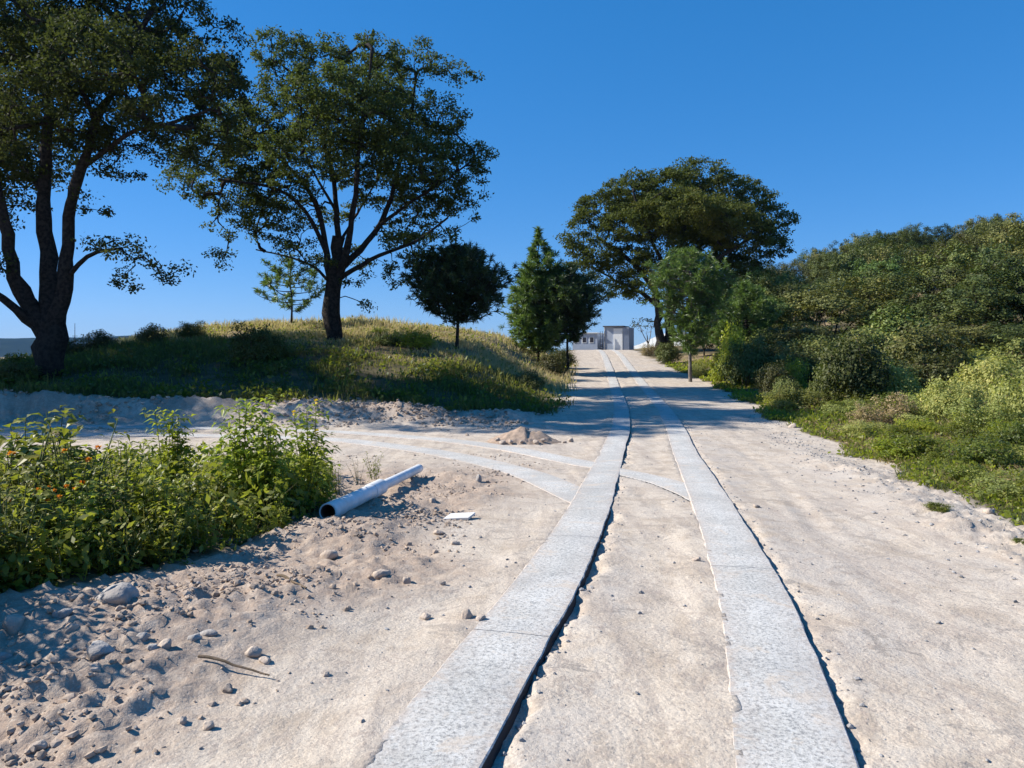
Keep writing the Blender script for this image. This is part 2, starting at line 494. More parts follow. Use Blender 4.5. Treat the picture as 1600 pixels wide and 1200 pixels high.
# ------------------------------------------------------------------ materials
def dirt_material():
    m, nt, out = new_mat('dirt ground')
    P = geo_pos(nt)
    g = attr(nt, 'grass'); rg = attr(nt, 'rough'); gy = attr(nt, 'grey'); dry = attr(nt, 'dry')
    big = noise(nt, P, .55, 5, .6, .3); med = noise(nt, P, 2.6, 6, .62, .4); fin = noise(nt, P, 14, 6, .65)
    tiny = noise(nt, P, 70, 4, .7)
    st = N(nt, 'ShaderNodeMapping'); st.inputs['Scale'].default_value = (1.0, .28, 1.0); st.inputs['Rotation'].default_value = (0, 0, R(-72))
    LK(nt, P, st.inputs[0]); streak = noise(nt, st.outputs[0], 5.5, 6, .66, .5)
    base = mix(nt, ramp(nt, med, .36, .60), (.43, .350, .272), (.59, .492, .385))
    base = mix(nt, mul(nt, ramp(nt, streak, .46, .62), .62), base, (.65, .555, .445))
    base = mix(nt, mul(nt, ramp(nt, fin, .50, .74), .40), base, (.33, .255, .21))
    base = mix(nt, mul(nt, ramp(nt, big, .45, .68), .22), base, (.56, .47, .40))
    # grey crusher dust and cement washed over the track
    gm = mul(nt, gy, ramp(nt, mul(nt, mul(nt, med, .6), mul(nt, big, .5), 'ADD'), .44, .66))
    base = mix(nt, mul(nt, gm, .62), base, (.40, .37, .34))
    gs = ramp(nt, noise(nt, P, 3.1, 8, .74, .9), .56, .605)
    base = mix(nt, mul(nt, mul(nt, gs, .80), mul(nt, gy, .70, 'MAXIMUM')), base, (.27, .235, .205))
    tr = N(nt, 'ShaderNodeMapping'); tr.inputs['Scale'].default_value = (2.6, .16, 1.0); tr.inputs['Rotation'].default_value = (0, 0, R(9))
    LK(nt, P, tr.inputs[0]); tyre = noise(nt, tr.outputs[0], 1.6, 6, .7, .2)
    base = mix(nt, mul(nt, ramp(nt, tyre, .50, .62), .55), base, (.38, .315, .262))
    fl = noise(nt, P, 7.5, 7, .75, 1.2)
    base = mix(nt, mul(nt, ramp(nt, fl, .55, .60), .60), base, (.37, .30, .25))
    base = mix(nt, mul(nt, ramp(nt, fl, .40, .33), .40), base, (.72, .62, .50))
    # turned soil is a little browner
    base = mix(nt, mul(nt, rg, ramp(nt, fin, .34, .62, .5, .9)), base, (.335, .245, .185))
    # grains
    vo = N(nt, 'ShaderNodeTexVoronoi'); vo.inputs['Scale'].default_value = 34; vo.inputs['Randomness'].default_value = 1
    LK(nt, P, vo.inputs['Vector'])
    spots = ramp(nt, vo.outputs['Distance'], .16, .10)
    rare = ramp(nt, noise(nt, P, 9, 3), .46, .56)
    base = mix(nt, mul(nt, mul(nt, spots, rare), .75), base, (.20, .165, .14))
    base = mix(nt, mul(nt, ramp(nt, tiny, .50, .64), .42), base, (.30, .24, .20))
    base = mix(nt, mul(nt, ramp(nt, tiny, .44, .34), .35), base, (.78, .68, .56))
    grassc = mix(nt, ramp(nt, med, .4, .6), (.075, .065, .035), (.12, .095, .05))
    dryc = mix(nt, ramp(nt, fin, .4, .6), (.30, .22, .12), (.20, .15, .085))
    grassc = mix(nt, dry, grassc, dryc)
    base = mix(nt, g, base, grassc)
    p = N(nt, 'ShaderNodeBsdfPrincipled'); p.inputs['Roughness'].default_value = .95
    p.inputs['Specular IOR Level'].default_value = .15
    LK(nt, base, p.inputs['Base Color'])
    b = bump(nt, med, .14, .04)
    b = bump(nt, fin, .6, .018, b)
    b = bump(nt, tiny, .8, .007, b)
    b = bump(nt, vo.outputs['Distance'], .35, .006, b)
    LK(nt, b, p.inputs['Normal'])
    LK(nt, p.outputs[0], out.inputs[0]); return m
M_DIRT = dirt_material()

def concrete_material():
    m, nt, out = new_mat('broomed concrete')
    P = geo_pos(nt)
    blot = noise(nt, P, 1.6, 5, .6); fin = noise(nt, P, 48, 5, .8); med = noise(nt, P, 9, 6, .65)
    br = N(nt, 'ShaderNodeMapping'); br.inputs['Scale'].default_value = (.16, 1.0, 1.0); br.inputs['Rotation'].default_value = (0, 0, R(-8))
    LK(nt, P, br.inputs[0]); broom = noise(nt, br.outputs[0], 75, 3, .7)
    c = mix(nt, ramp(nt, blot, .35, .68), (.50, .48, .44), (.64, .615, .57))
    c = mix(nt, mul(nt, ramp(nt, fin, .47, .62), .85), c, (.20, .20, .20))
    c = mix(nt, mul(nt, ramp(nt, fin, .46, .34), .6), c, (.72, .71, .69))
    c = mix(nt, mul(nt, ramp(nt, broom, .5, .68), .28), c, (.29, .285, .28))
    c = mix(nt, mul(nt, ramp(nt, med, .55, .75), .35), c, (.36, .35, .35))
    c = mix(nt, mul(nt, ramp(nt, noise(nt, P, 2.3, 7, .75, .8), .53, .64), .62), c, (.58, .48, .38))
    c = mix(nt, mul(nt, ramp(nt, noise(nt, P, .9, 4, .6, .3), .52, .66), .30), c, (.33, .32, .31))
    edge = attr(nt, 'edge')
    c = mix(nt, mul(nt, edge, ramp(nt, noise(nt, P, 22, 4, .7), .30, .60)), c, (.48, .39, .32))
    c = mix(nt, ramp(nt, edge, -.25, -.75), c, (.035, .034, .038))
    p = N(nt, 'ShaderNodeBsdfPrincipled'); p.inputs['Roughness'].default_value = .9
    p.inputs['Specular IOR Level'].default_value = .2
    LK(nt, c, p.inputs['Base Color'])
    b = bump(nt, broom, .6, .002); b = bump(nt, fin, .9, .005, b); b = bump(nt, med, .25, .008, b)
    LK(nt, b, p.inputs['Normal'])
    LK(nt, p.outputs[0], out.inputs[0]); return m
M_CONC = concrete_material()
M_ASPH = simple_mat('dark bitumen seal along the slab', (.035, .036, .042), (.06, .06, .065), 25, .9, .8, .02, obj=False)
M_STONE = simple_mat('pale stone', (.50, .41, .33), (.36, .29, .24), 7, .9, .6, .02)
M_STONEG = simple_mat('grey stone', (.40, .37, .34), (.29, .26, .24), 7, .9, .6, .02)
M_CLOD = simple_mat('dry soil clod', (.46, .36, .28), (.31, .24, .185), 5, .95, .6, .01, obj=False)
M_EARTH = simple_mat('dug brown earth', (.44, .325, .245), (.32, .235, .175), 9, .95, .9, .02, obj=False)
M_GRAV = simple_mat('grey crushed gravel', (.38, .36, .345), (.22, .21, .205), 18, .9, .6, .01, obj=False)
M_BARK = simple_mat('oak bark', (.060, .050, .042), (.025, .022, .020), 9, .95, 1., .05, obj=False)
M_BARKP = simple_mat('pale smooth bark', (.22, .19, .16), (.12, .10, .085), 9, .9, .8, .03, obj=False)
M_TWIG = simple_mat('dry twig', (.22, .16, .11), (.12, .09, .06), 12, .9, .5, .01, obj=False)
M_PVC = simple_mat('dusty white plastic pipe', (.82, .82, .82), (.70, .69, .67), 5, .45, .1, .002)
M_PVCIN = simple_mat('pipe inside', (.10, .055, .04), (.05, .03, .025), 8, .8, .2, .002)
M_TILE = simple_mat('white tile', (.72, .70, .67), (.60, .57, .53), 6, .6, .2, .003)

L_OAK = leaf_mat('oak leaves', [(0.023, 0.033, 0.014), (0.037, 0.049, 0.016), (0.057, 0.071, 0.023), (0.101, 0.097, 0.032)], .26, .75, .12)
L_OAK2 = leaf_mat('second oak leaves', [(0.034, 0.049, 0.02), (0.056, 0.078, 0.026), (0.086, 0.105, 0.032), (0.149, 0.155, 0.048)], .28, .75, .12)
L_FIG = leaf_mat('spreading tree leaves', [(0.035, 0.05, 0.013), (0.062, 0.081, 0.021), (0.098, 0.11, 0.027), (0.155, 0.144, 0.037)], .28, .75, .12)
L_PINE = leaf_mat('pine needles', [(0.039, 0.071, 0.023), (0.074, 0.118, 0.032), (0.129, 0.187, 0.045), (0.21, 0.266, 0.065)], .25, .45, .4)
L_PINESHADE = leaf_mat('pine needles with shade in the colour', [(.012, .026, .010), (.022, .042, .014), (.038, .064, .020), (.065, .10, .03)], .18, .45, .4)  # darker copy of the pine needles; shade is put into the colour
L_HILL = leaf_mat('hillside leaves', [(0.051, 0.063, 0.016), (0.087, 0.1, 0.023), (0.13, 0.132, 0.029), (0.176, 0.156, 0.042)], .16, .6, .3, .48)
L_HILLG = leaf_mat('green hillside leaves', [(0.037, 0.056, 0.013), (0.063, 0.093, 0.019), (0.1, 0.134, 0.027), (0.144, 0.167, 0.039)], .16, .6, .3, .48)
L_SAGE = leaf_mat('sage shrub leaves', [(0.157, 0.181, 0.052), (0.262, 0.283, 0.08), (0.393, 0.382, 0.11), (0.563, 0.473, 0.148)], .3, .6, .3, .2)
L_BRIGHT = leaf_mat('bright weed leaves', [(0.078, 0.104, 0.013), (0.146, 0.192, 0.021), (0.244, 0.289, 0.033), (0.41, 0.377, 0.053)], .42, .5, .35, .2)
L_WEED = leaf_mat('broad weed leaves', [(0.061, 0.08, 0.014), (0.11, 0.137, 0.021), (0.186, 0.202, 0.03), (0.306, 0.268, 0.044)], .38, .5, .35, .2)
L_DRY = leaf_mat('dry brown stems and leaves', [(.14, .09, .05), (.22, .15, .08), (.30, .22, .12), (.40, .30, .17)], .25, .7, .2, .2)
L_GRASS = leaf_mat('mixed grass', [(.022, .036, .012), (.046, .062, .018), (.090, .096, .030), (.27, .21, .095), (.50, .385, .22)], .32, .6, .25)
L_ORANGE = leaf_mat('orange petals', [(.70, .10, .02), (.80, .20, .03), (.85, .35, .03)], .3, .6, .2)
L_YELLOW = leaf_mat('yellow petals', [(.80, .45, .03), (.85, .55, .05), (.85, .62, .08)], .3, .6, .2)

# ------------------------------------------------------------------ ground
def build_ground():
    ys = [-70, -40, -25, -15, -10, -7, -5, -4, -3, -2.2, -1.5, -1., -.6]
    y = -.3
    while y < 2: ys.append(y); y += .1
    while y < 3200: ys.append(y); y += max(.028, .0078 * y) if y < 14 else (.012 * y if y < 60 else .03 * y)
    ys = np.array(ys)
    uc = np.arange(-.62, .6201, .0040)
    out = np.array([.65, .69, .74, .80, .88, .98, 1.1, 1.3, 1.6])
    u = np.r_[-out[::-1], uc, out]
    den = np.maximum(ys + 3.2, 3.0)
    X = u[None, :] * den[:, None]
    ext = np.array([3, 10, 30, 80, 200, 500])
    Xl = X[:, :1] - ext[::-1][None, :]; Xr = X[:, -1:] + ext[None, :]
    X = np.concatenate([Xl, X, Xr], 1)
    Y = np.repeat(ys[:, None], X.shape[1], 1)
    # jitter so that no rows show
    Z = H(X, Y)
    mound, weeds, verge, dl, dr = zones(X, Y)
    L = lx(Y); Rr = rx(Y)
    rough = S((L - .6 - X + fbm(X, Y, 3, .7, 31.) * .9) / 1.0) * S((13 - Y) / 2.5)
    rough = np.maximum(rough, np.exp(-((Y - 20.3) / 1.1) ** 2) * (X < L - 2.2) * np.clip(.8 + 1.5 * fbm(X, Y, 3, .8, 66.), 0, 1))
    grass = np.clip(np.maximum(np.maximum(mound, weeds), verge), 0, 1)
    grass = np.maximum(grass, S((Y - 66) / 4.) * S((np.abs(X - (L + Rr) / 2) - 2.6) / .6))
    grass = np.maximum(grass, S((Y - 72) / 3.) )
    mid = (X > L) & (X < Rr)
    grey = np.clip(.35 + .6 * np.exp(-((X - L - .45) / .25) ** 2) + .7 * np.exp(-((X - Rr - .55) / .4) ** 2) + .5 * np.exp(-((X - Rr - 2.2) / .7) ** 2) + .3 * fbm(X, Y, 3, .4, 51.), 0, 1)
    ds = np.minimum(dist_curve(X, Y, SIDE_A), dist_curve(X, Y, SIDE_B))
    grey = np.minimum(grey, 1 - S((2.2 - ds) / 1.2) * .6)
    grey = np.maximum(grey, S((.9 - np.hypot(X + 2.2, (Y - 4.6) * .7)) / .8))
    dry = np.clip(S((Y - 29 + np.clip(X + 9, 0, 8) * .45) / 5) * mound * 1.0 + verge * S(fbm(X, Y, 4, .45, 61.) * 2.5 + .1), 0, 1)
    n, m = X.shape
    V = np.stack([X, Y, Z], -1).reshape(-1, 3)
    i = np.arange(n - 1)[:, None] * m; j = np.arange(m - 1)[None, :]
    F = np.stack([i + j, i + j + 1, i + m + j + 1, i + m + j], -1).reshape(-1, 4)
    me = np_mesh('ground', V, F, None, True, dict(grass=grass, rough=rough, grey=grey, dry=dry))
    o = link('ground', me, M_DIRT); tag(o, kind='structure')
build_ground()

# concrete wheel tracks: strips of cast slabs
def strip(name, C, width, top, thick, joint, zoff=0., label=None, start=None):
    """C (n,2) centre line; slabs about `joint` metres long, a narrow gap between them"""
    root = bpy.data.objects.new(name, None); COL.objects.link(root)
    tag(root, kind='structure')
    root.location = (C[0, 0], C[0, 1], 0)
    seg = np.r_[0, np.cumsum(np.hypot(*np.diff(C, axis=0).T))]
    T = unit(np.gradient(C, axis=0)); Nn = np.stack([T[:, 1], -T[:, 0]], 1)
    s = 0.
    while s < seg[-1] - .3:
        ln = joint * random.uniform(.85, 1.15); e = min(s + ln, seg[-1])
        k = max(6, int((e - s) / .07)) if C[0, 1] < 30 and np.interp(s, seg, C[:, 1]) < 14 else max(5, int((e - s) / .3))
        t = np.linspace(s + .004, e - .004, k)
        cx = np.interp(t, seg, C[:, 0]); cy = np.interp(t, seg, C[:, 1])
        nx = np.interp(t, seg, Nn[:, 0]); ny = np.interp(t, seg, Nn[:, 1])
        wl = width / 2 + .010 * fbm(t * 1.0, t * 0 + 3.3 + zoff * 50, 3, 2.2, 4.)
        wr = width / 2 + .016 * fbm(t * 1.0, t * 0 + 8.3 + zoff * 50, 3, 2.2, 9.)
        rows = []; ed = []
        zt = road_z(cy) + top + zoff + .003 * fbm(t, t * 0 + 1, 2, 1.4, 2.)
        #  across: left foot, left rim, two inside, right rim, right foot
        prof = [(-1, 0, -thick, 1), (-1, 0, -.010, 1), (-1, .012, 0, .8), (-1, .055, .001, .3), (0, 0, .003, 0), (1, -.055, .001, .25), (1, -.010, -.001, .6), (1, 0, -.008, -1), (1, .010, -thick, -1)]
        for sgn, off, dz, eg in prof:
            if sgn < 0: o_ = -wl + off
            elif sgn > 0: o_ = wr + off
            else: o_ = 0 * wl
            if thick - .001 > abs(dz) > .005 or abs(dz) >= thick: jit = .004 * vnoise(t * 23, t * 0 + sgn)
            else: jit = 0
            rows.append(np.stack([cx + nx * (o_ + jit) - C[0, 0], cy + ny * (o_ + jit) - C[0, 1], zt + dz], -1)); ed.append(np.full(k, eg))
        V = np.stack(rows, 1); w = len(prof)
        n_ = k
        Vf = V.reshape(-1, 3)
        i = np.arange(n_ - 1)[:, None] * w; j = np.arange(w - 1)[None, :]
        F = np.stack([i + j, i + j + 1, i + w + j + 1, i + w + j], -1).reshape(-1, 4)[:, ::-1]
        # end faces
        endf = [np.arange(w)[None, :], (np.arange(w) + (n_ - 1) * w)[None, ::-1]]
        me = np_mesh('slab', Vf, [F] + endf, None, False, dict(edge=np.stack(ed, 1)))
        link('slab', me, M_CONC, root)
        s = e
    return root
# both sit on a levelled bed; the top is 2 to 4 cm proud of the soil
strip('concrete_track', np.stack([LX, LY], 1), .47, .022, .085, 2.9)
strip('concrete_track', np.stack([RX, RY], 1), .47, .022, .085, 3.3)
strip('side_track', SIDE_A, .52, .012, .05, 3.0, .004)
strip('side_track', SIDE_B, .56, .012, .05, 3.0, .002)
strip('side_track', SIDE_X, .46, .012, .05, 3.0, .003)

# ------------------------------------------------------------------ stones, clods, gravel
_ico = None
def ico():
    global _ico
    if _ico is None:
        t = (1 + 5 ** .5) / 2
        V = unit(np.array([[-1, t, 0], [1, t, 0], [-1, -t, 0], [1, -t, 0], [0, -1, t], [0, 1, t], [0, -1, -t], [0, 1, -t], [t, 0, -1], [t, 0, 1], [-t, 0, -1], [-t, 0, 1]], float))
        F = np.array([[0, 11, 5], [0, 5, 1], [0, 1, 7], [0, 7, 10], [0, 10, 11], [1, 5, 9], [5, 11, 4], [11, 10, 2], [10, 7, 6], [7, 1, 8], [3, 9, 4], [3, 4, 2], [3, 2, 6], [3, 6, 8], [3, 8, 9], [4, 9, 5], [2, 4, 11], [6, 2, 10], [8, 6, 7], [9, 8, 1]])
        _ico = (V, F)
    return _ico
def subdiv(V, F):
    V = list(map(tuple, V)); cache = {}; out = []
    def mid(a, b):
        k = (min(a, b), max(a, b))
        if k not in cache:
            p = (np.array(V[a]) + np.array(V[b])) / 2; p /= np.linalg.norm(p)
            cache[k] = len(V); V.append(tuple(p))
        return cache[k]
    for a, b, c in F:
        d, e, f = mid(a, b), mid(b, c), mid(c, a)
        out += [[a, d, f], [b, e, d], [c, f, e], [d, e, f]]
    return np.array(V), np.array(out)
_s2 = subdiv(*ico()); _s3 = subdiv(*_s2)
def stone_mesh(seed, ax=(1, 1, 1), angular=.5):
    r = np.random.default_rng(seed)
    V, F = _s3
    # cut by random planes for facets, then roughen
    V = V.copy()
    for _ in range(int(4 + angular * 12)):
        n = unit(r.normal(size=3)); c = r.uniform(.55, .9)
        d = V @ n
        V = np.where((d > c)[:, None], V - np.outer(d - c, n), V)
    o = r.uniform(0, 50)
    V = V * (1 + .16 * vnoise(V[:, 0] * 1.7 + o, V[:, 1] * 1.7, V[:, 2] * 1.7) + .05 * vnoise(V[:, 0] * 5 + o, V[:, 1] * 5, V[:, 2] * 5))[:, None]
    V = V * np.array(ax)
    return np_mesh('stone', V, F, None, True)

def scatter_bits(name, P, sz, mat, label=None, flat=.7):
    n = len(P); V0, F0 = ico()
    V = V0[None] * (1 + rng.uniform(-.35, .3, (n, 12, 1)))
    V = V * (np.stack([np.ones(n), rng.uniform(.6, 1, n), rng.uniform(.4, 1, n) * flat + .15], 1) * sz[:, None])[:, None, :]
    a = rng.uniform(0, 2 * math.pi, n); ca, sa = np.cos(a)[:, None], np.sin(a)[:, None]
    X = V[..., 0] * ca - V[..., 1] * sa; Y = V[..., 0] * sa + V[..., 1] * ca
    V = np.stack([X, Y, V[..., 2]], -1) + P[:, None, :]
    F = F0[None] + (np.arange(n) * 12)[:, None, None]
    me = np_mesh(name, V.reshape(-1, 3), F.reshape(-1, 3))
    o = link(name, me, mat); tag(o, label, None, None, 'stuff'); return o

def on_strip(x, y, m=.26):
    return (np.abs(x - lx(y)) < m) | (np.abs(x - rx(y)) < m) | (dist_curve(x, y, SIDE_A) < m) | (dist_curve(x, y, SIDE_B) < m) | (dist_curve(x, y, SIDE_X) < m)

# clods over the turned soil
def clods():
    n = 80000
    y = rng.uniform(1.5, 14, n) ** 1.0; x = rng.uniform(-5.5, 1.2, n)
    L = lx(y)
    dens = S((L - .55 - x) / 1.2) * np.clip(.25 + 1.5 * fbm(x, y, 3, 1.1, 71.), .02, 1)
    band = np.exp(-((x - (-2.6 + .33 * (y - 2.5))) / .75) ** 2) * S((y - 2) / 1) * S((13 - y) / 3)
    dens = np.clip(dens * .16 + band * dens * .9, 0, 1)
    keep = (rng.random(n) < dens) & ~on_strip(x, y, .27)
    x, y = x[keep], y[keep]
    sz = .005 + .022 * rng.random(len(x)) ** 5 + .004 * rng.random(len(x))
    big = rng.random(len(x)) < .018
    sz[big] = rng.uniform(.018, .034, big.sum())
    z = H(x, y) + sz * .2
    scatter_bits('soil_clods', np.stack([x, y, z], 1), sz, M_CLOD, 'loose clods of dry soil over the turned earth')
clods()
def bank_clods():
    n = 9000
    y = rng.normal(20.0, .9, n); x = rng.uniform(-16, 1.5, n)
    k = (x < lx(y) - 2.2) & (rng.random(n) < np.clip(.3 + 1.6 * fbm(x, y, 3, .6, 91.), 0, 1)) & ~on_strip(x, y, .3)
    x, y = x[k], y[k]; sz = .02 + .06 * rng.random(len(x)) ** 4
    scatter_bits('bank_clods', np.stack([x, y, H(x, y) + sz * .2], 1), sz, M_CLOD, 'lumps of soil along the dirt bank behind the side track')
bank_clods()
def gravel():
    n = 26000
    y = 1.8 + 20 * rng.random(n) ** 1.5; x = rng.uniform(-3, 7.5, n)
    L = lx(y); Rr = rx(y)
    d = .07 + .9 * np.exp(-((x - L - .31) / .06) ** 2) + .8 * np.exp(-((x - Rr - .33) / .08) ** 2) + 1.0 * np.exp(-((x - Rr - 2.5) / .55) ** 2) * np.clip(.4 + 2 * fbm(x, y, 3, .9, 81.), 0, 1)
    keep = (rng.random(n) < d) & ~on_strip(x, y, .245) & (x < Rr + 3.6)
    x, y = x[keep], y[keep]
    sz = .004 + .014 * rng.random(len(x)) ** 3 + (x > rx(y) + 1.5) * .014 * rng.random(len(x)) ** 2
    z = H(x, y) + sz * .25
    scatter_bits('loose_gravel', np.stack([x, y, z], 1), sz, M_GRAV, 'loose gravel along the track edges and right bank')
gravel()

STONES = [
 # px, py, half-width px, shape, material, angular, label
 (22, 982, 24, (1, .8, .95), 'p', .2, 'rounded pale boulder at the left edge of the photo below the weeds'),
 (98, 962, 17, (1, .8, .6), 'g', .3, 'small grey rock half buried at the foot of the weeds'),
 (190, 938, 48, (1, .7, .42), 'g', .4, 'largest flat grey boulder in shade under the weed thicket'),
 (113, 990, 14, (1, .9, .8), 'p', .4, 'brownish rounded rock between the boulder at the edge and the big flat one'),
 (157, 1022, 27, (1, .8, .6), 'g', .5, 'broad grey rock lying in the bush shadow'),
 (222, 1002, 15, (1, .8, .6), 'g', .5, 'small flat grey rock beside the broad one in shadow'),
 (240, 1016, 11, (1, .9, .8), 'g', .6, 'dark small rock touching the pale round one'),
 (258, 1014, 14, (1, .9, .9), 'p', .2, 'pale round cobble catching light at the shadow edge'),
 (306, 1004, 14, (1, .9, .9), 'g', .8, 'angular grey rock under a flat slab of stone'),
 (326, 994, 23, (1, .6, .35), 'g', .9, 'flat grey slab of stone above the angular rock'),
 (143, 1052, 18, (1, .8, .6), 'p', .4, 'brown rock at the lower edge of the bush shadow'),
 (4, 1035, 16, (1, .8, .8), 'g', .4, 'grey rock cut by the left edge of the photo'),
 (396, 1026, 15, (1, .8, .75), 'p', .9, 'upper sunlit clod of the pair in the left foreground'),
 (415, 1037, 14, (1, .8, .6), 'p', .8, 'lower sunlit clod of the pair in the left foreground'),
 (284, 1135, 12, (.8, .8, 1.15), 'p', .9, 'upright pale stone casting a dark shadow near the bottom'),
 (325, 1138, 13, (1, .8, .7), 'p', .8, 'wide low clod right of the upright stone near the bottom'),
 (62, 1168, 14, (1, .9, .85), 'p', .8, 'blocky brown stone in the bottom left corner'),
 (108, 1184, 11, (1, .9, .6), 'p', .8, 'small clod in the bottom left corner beside the blocky stone'),
 (515, 872, 17, (1, .8, .65), 'p', .3, 'rounded pale cobble on the turned soil below the pipe'),
 (635, 910, 9, (1, .8, 1.0), 'p', .7, 'small upright stone on the bare soil midway to the track'),
 (596, 903, 17, (1, .8, .8), 'p', .9, 'dark crumbly clod left of the small upright stone'),
 (728, 966, 14, (.9, .8, 1.0), 'p', .9, 'tilted angular stone at the left rim of the near track'),
 (750, 968, 11, (1, .8, .4), 'p', .6, 'flat chip in the shadow of the tilted stone by the track'),
 (665, 968, 12, (1, .8, .6), 'p', .9, 'crumbled clod left of the tilted stone by the track'),
 (748, 752, 9, (.7, .7, 1.05), 'g', .9, 'pointed grey stone standing on the soil by the side track'),
 (676, 787, 9, (1, .8, .8), 'p', .6, 'small brown stone between the pipe and the pointed stone'),
 (686, 835, 15, (1, .7, .45), 'p', .5, 'flat pale stone just below the white tile'),
 (1089, 876, 8, (1, .8, .7), 'p', .5, 'small brown stone at the left rim of the right track'),
 (1182, 793, 7, (1, .8, .7), 'p', .5, 'lone pebble on the open dirt right of the tracks'),
 (711, 851+0, 8, (1, .8, .7), 'p', .7, 'dark clod below the flat pale stone by the tile'),
 (1546, 805, 11, (1, .8, .8), 'p', .4, 'pale stone on the bank where the green verge begins'),
 (1240, 668, 8, (1, .8, .8), 'p', .4, 'pale stone on the road edge next to the far verge'),
 (510, 1058, 8, (1, .8, .7), 'p', .8, 'lone clod on the smooth dirt left of the near track'),
 (566, 1128, 6, (1, .8, .7), 'p', .8, 'tiny clod beside the near track at the bottom'),
]
def stones():
    for k, (px, py, hw, ax, mt, ang, lab) in enumerate(STONES):
        x, y, z = at(px, py)
        r = hw / FPX * y * .92; ang = min(1., ang + .25)
        me = stone_mesh(100 + k, tuple(a * r for a in ax), ang)
        o = link('stone', me, M_STONE if mt == 'p' else M_STONEG)
        o.location = (x, y, z + ax[2] * r * .30)
        o.rotation_euler = (random.uniform(-.25, .25), random.uniform(-.25, .25), random.uniform(-.6, .6))
        tag(o, lab, 'stone')
    # unnamed small ones of the turned soil, alike
    k = 0
    protos = [stone_mesh(300 + i, (1, .85, .7), .8) for i in range(5)]
    while k < 10:
        y = random.uniform(2.6, 9.5); x = -2.6 + .33 * (y - 2.5) + random.gauss(0, .75)
        if x > float(lx(y)) - .5 or y > 3.0 and x < -y * .66: continue
        r = random.uniform(.018, .036)
        o = link('stone', protos[k % 5], None); 
        if not protos[k % 5].materials: protos[k % 5].materials.append(M_STONE if k % 2 else M_CLOD)
        o.location = (x, y, h1(x, y) + r * .35); o.scale = (r, r, r)
        o.rotation_euler = (random.uniform(-.4, .4), random.uniform(-.4, .4), random.uniform(0, 6.28))
        tag(o, 'fist-sized clod among many in the band of turned soil on the left', 'stone', 'fist-sized clods in the turned soil'); k += 1
stones()

# heap of earth by the junction
def dirt_pile():
    x, y, z = at(815, 694)
    n = 60
    g = np.linspace(-1, 1, n); X, Y = np.meshgrid(g * 1.0, g * .75)
    r = np.sqrt((X / .82) ** 2 + (Y / .62) ** 2)
    r = r + .12 * fbm(X, Y, 3, 2.5, 5.)
    h = .25 * np.clip(1 - r, 0, 1) ** .95 * (1 + .3 * (X < .1)) + .10 * np.exp(-((X - .42) ** 2 + (Y * 1.2) ** 2) / .05)
    h = h + (h > .01) * (.035 * fbm(X, Y, 4, 7., 9.) + .02 * np.abs(fbm(X, Y, 3, 18., 3.)))
    h = np.where(r > 1.05, -.12, h)
    V = np.stack([X, Y, h - .02], -1).reshape(-1, 3)
    i = np.arange(n - 1)[:, None] * n; j = np.arange(n - 1)[None, :]
    F = np.stack([i + j, i + j + 1, i + n + j + 1, i + n + j], -1).reshape(-1, 4)
    t = thing('dirt_pile', (x, y + .5, z), 'heap of brown earth and rubble beside the track junction', 'dirt pile')
    link('earth', np_mesh('earth', V, F, None, True), M_EARTH, t)
    for k, (dx, dy, s) in enumerate([(-.38, -.52, .085), (-.22, -.56, .06), (.30, -.50, .075), (.45, -.42, .055), (.0, -.52, .05), (-.5, -.38, .05), (.2, -.35, .05), (-.1, -.3, .045)]):
        o = link('rock', stone_mesh(500 + k, (s, s * .8, s * .75), .7), M_STONE, t)
        o.location = (dx, dy, .03 + .03 * k % .05)
    for k, (dx, dy, s) in enumerate([(1.05, -.1, .07), (.9, -.25, .05)]):
        o = link('stone', stone_mesh(520 + k, (s, s * .8, s * .75), .6), M_STONE)
        o.location = (x + dx, y + .5 + dy, h1(x + dx, y + .5 + dy) + s * .4)
        tag(o, ['larger of the two pale rocks right of the earth heap', 'smaller of the two pale rocks right of the earth heap'][k], 'stone')
dirt_pile()

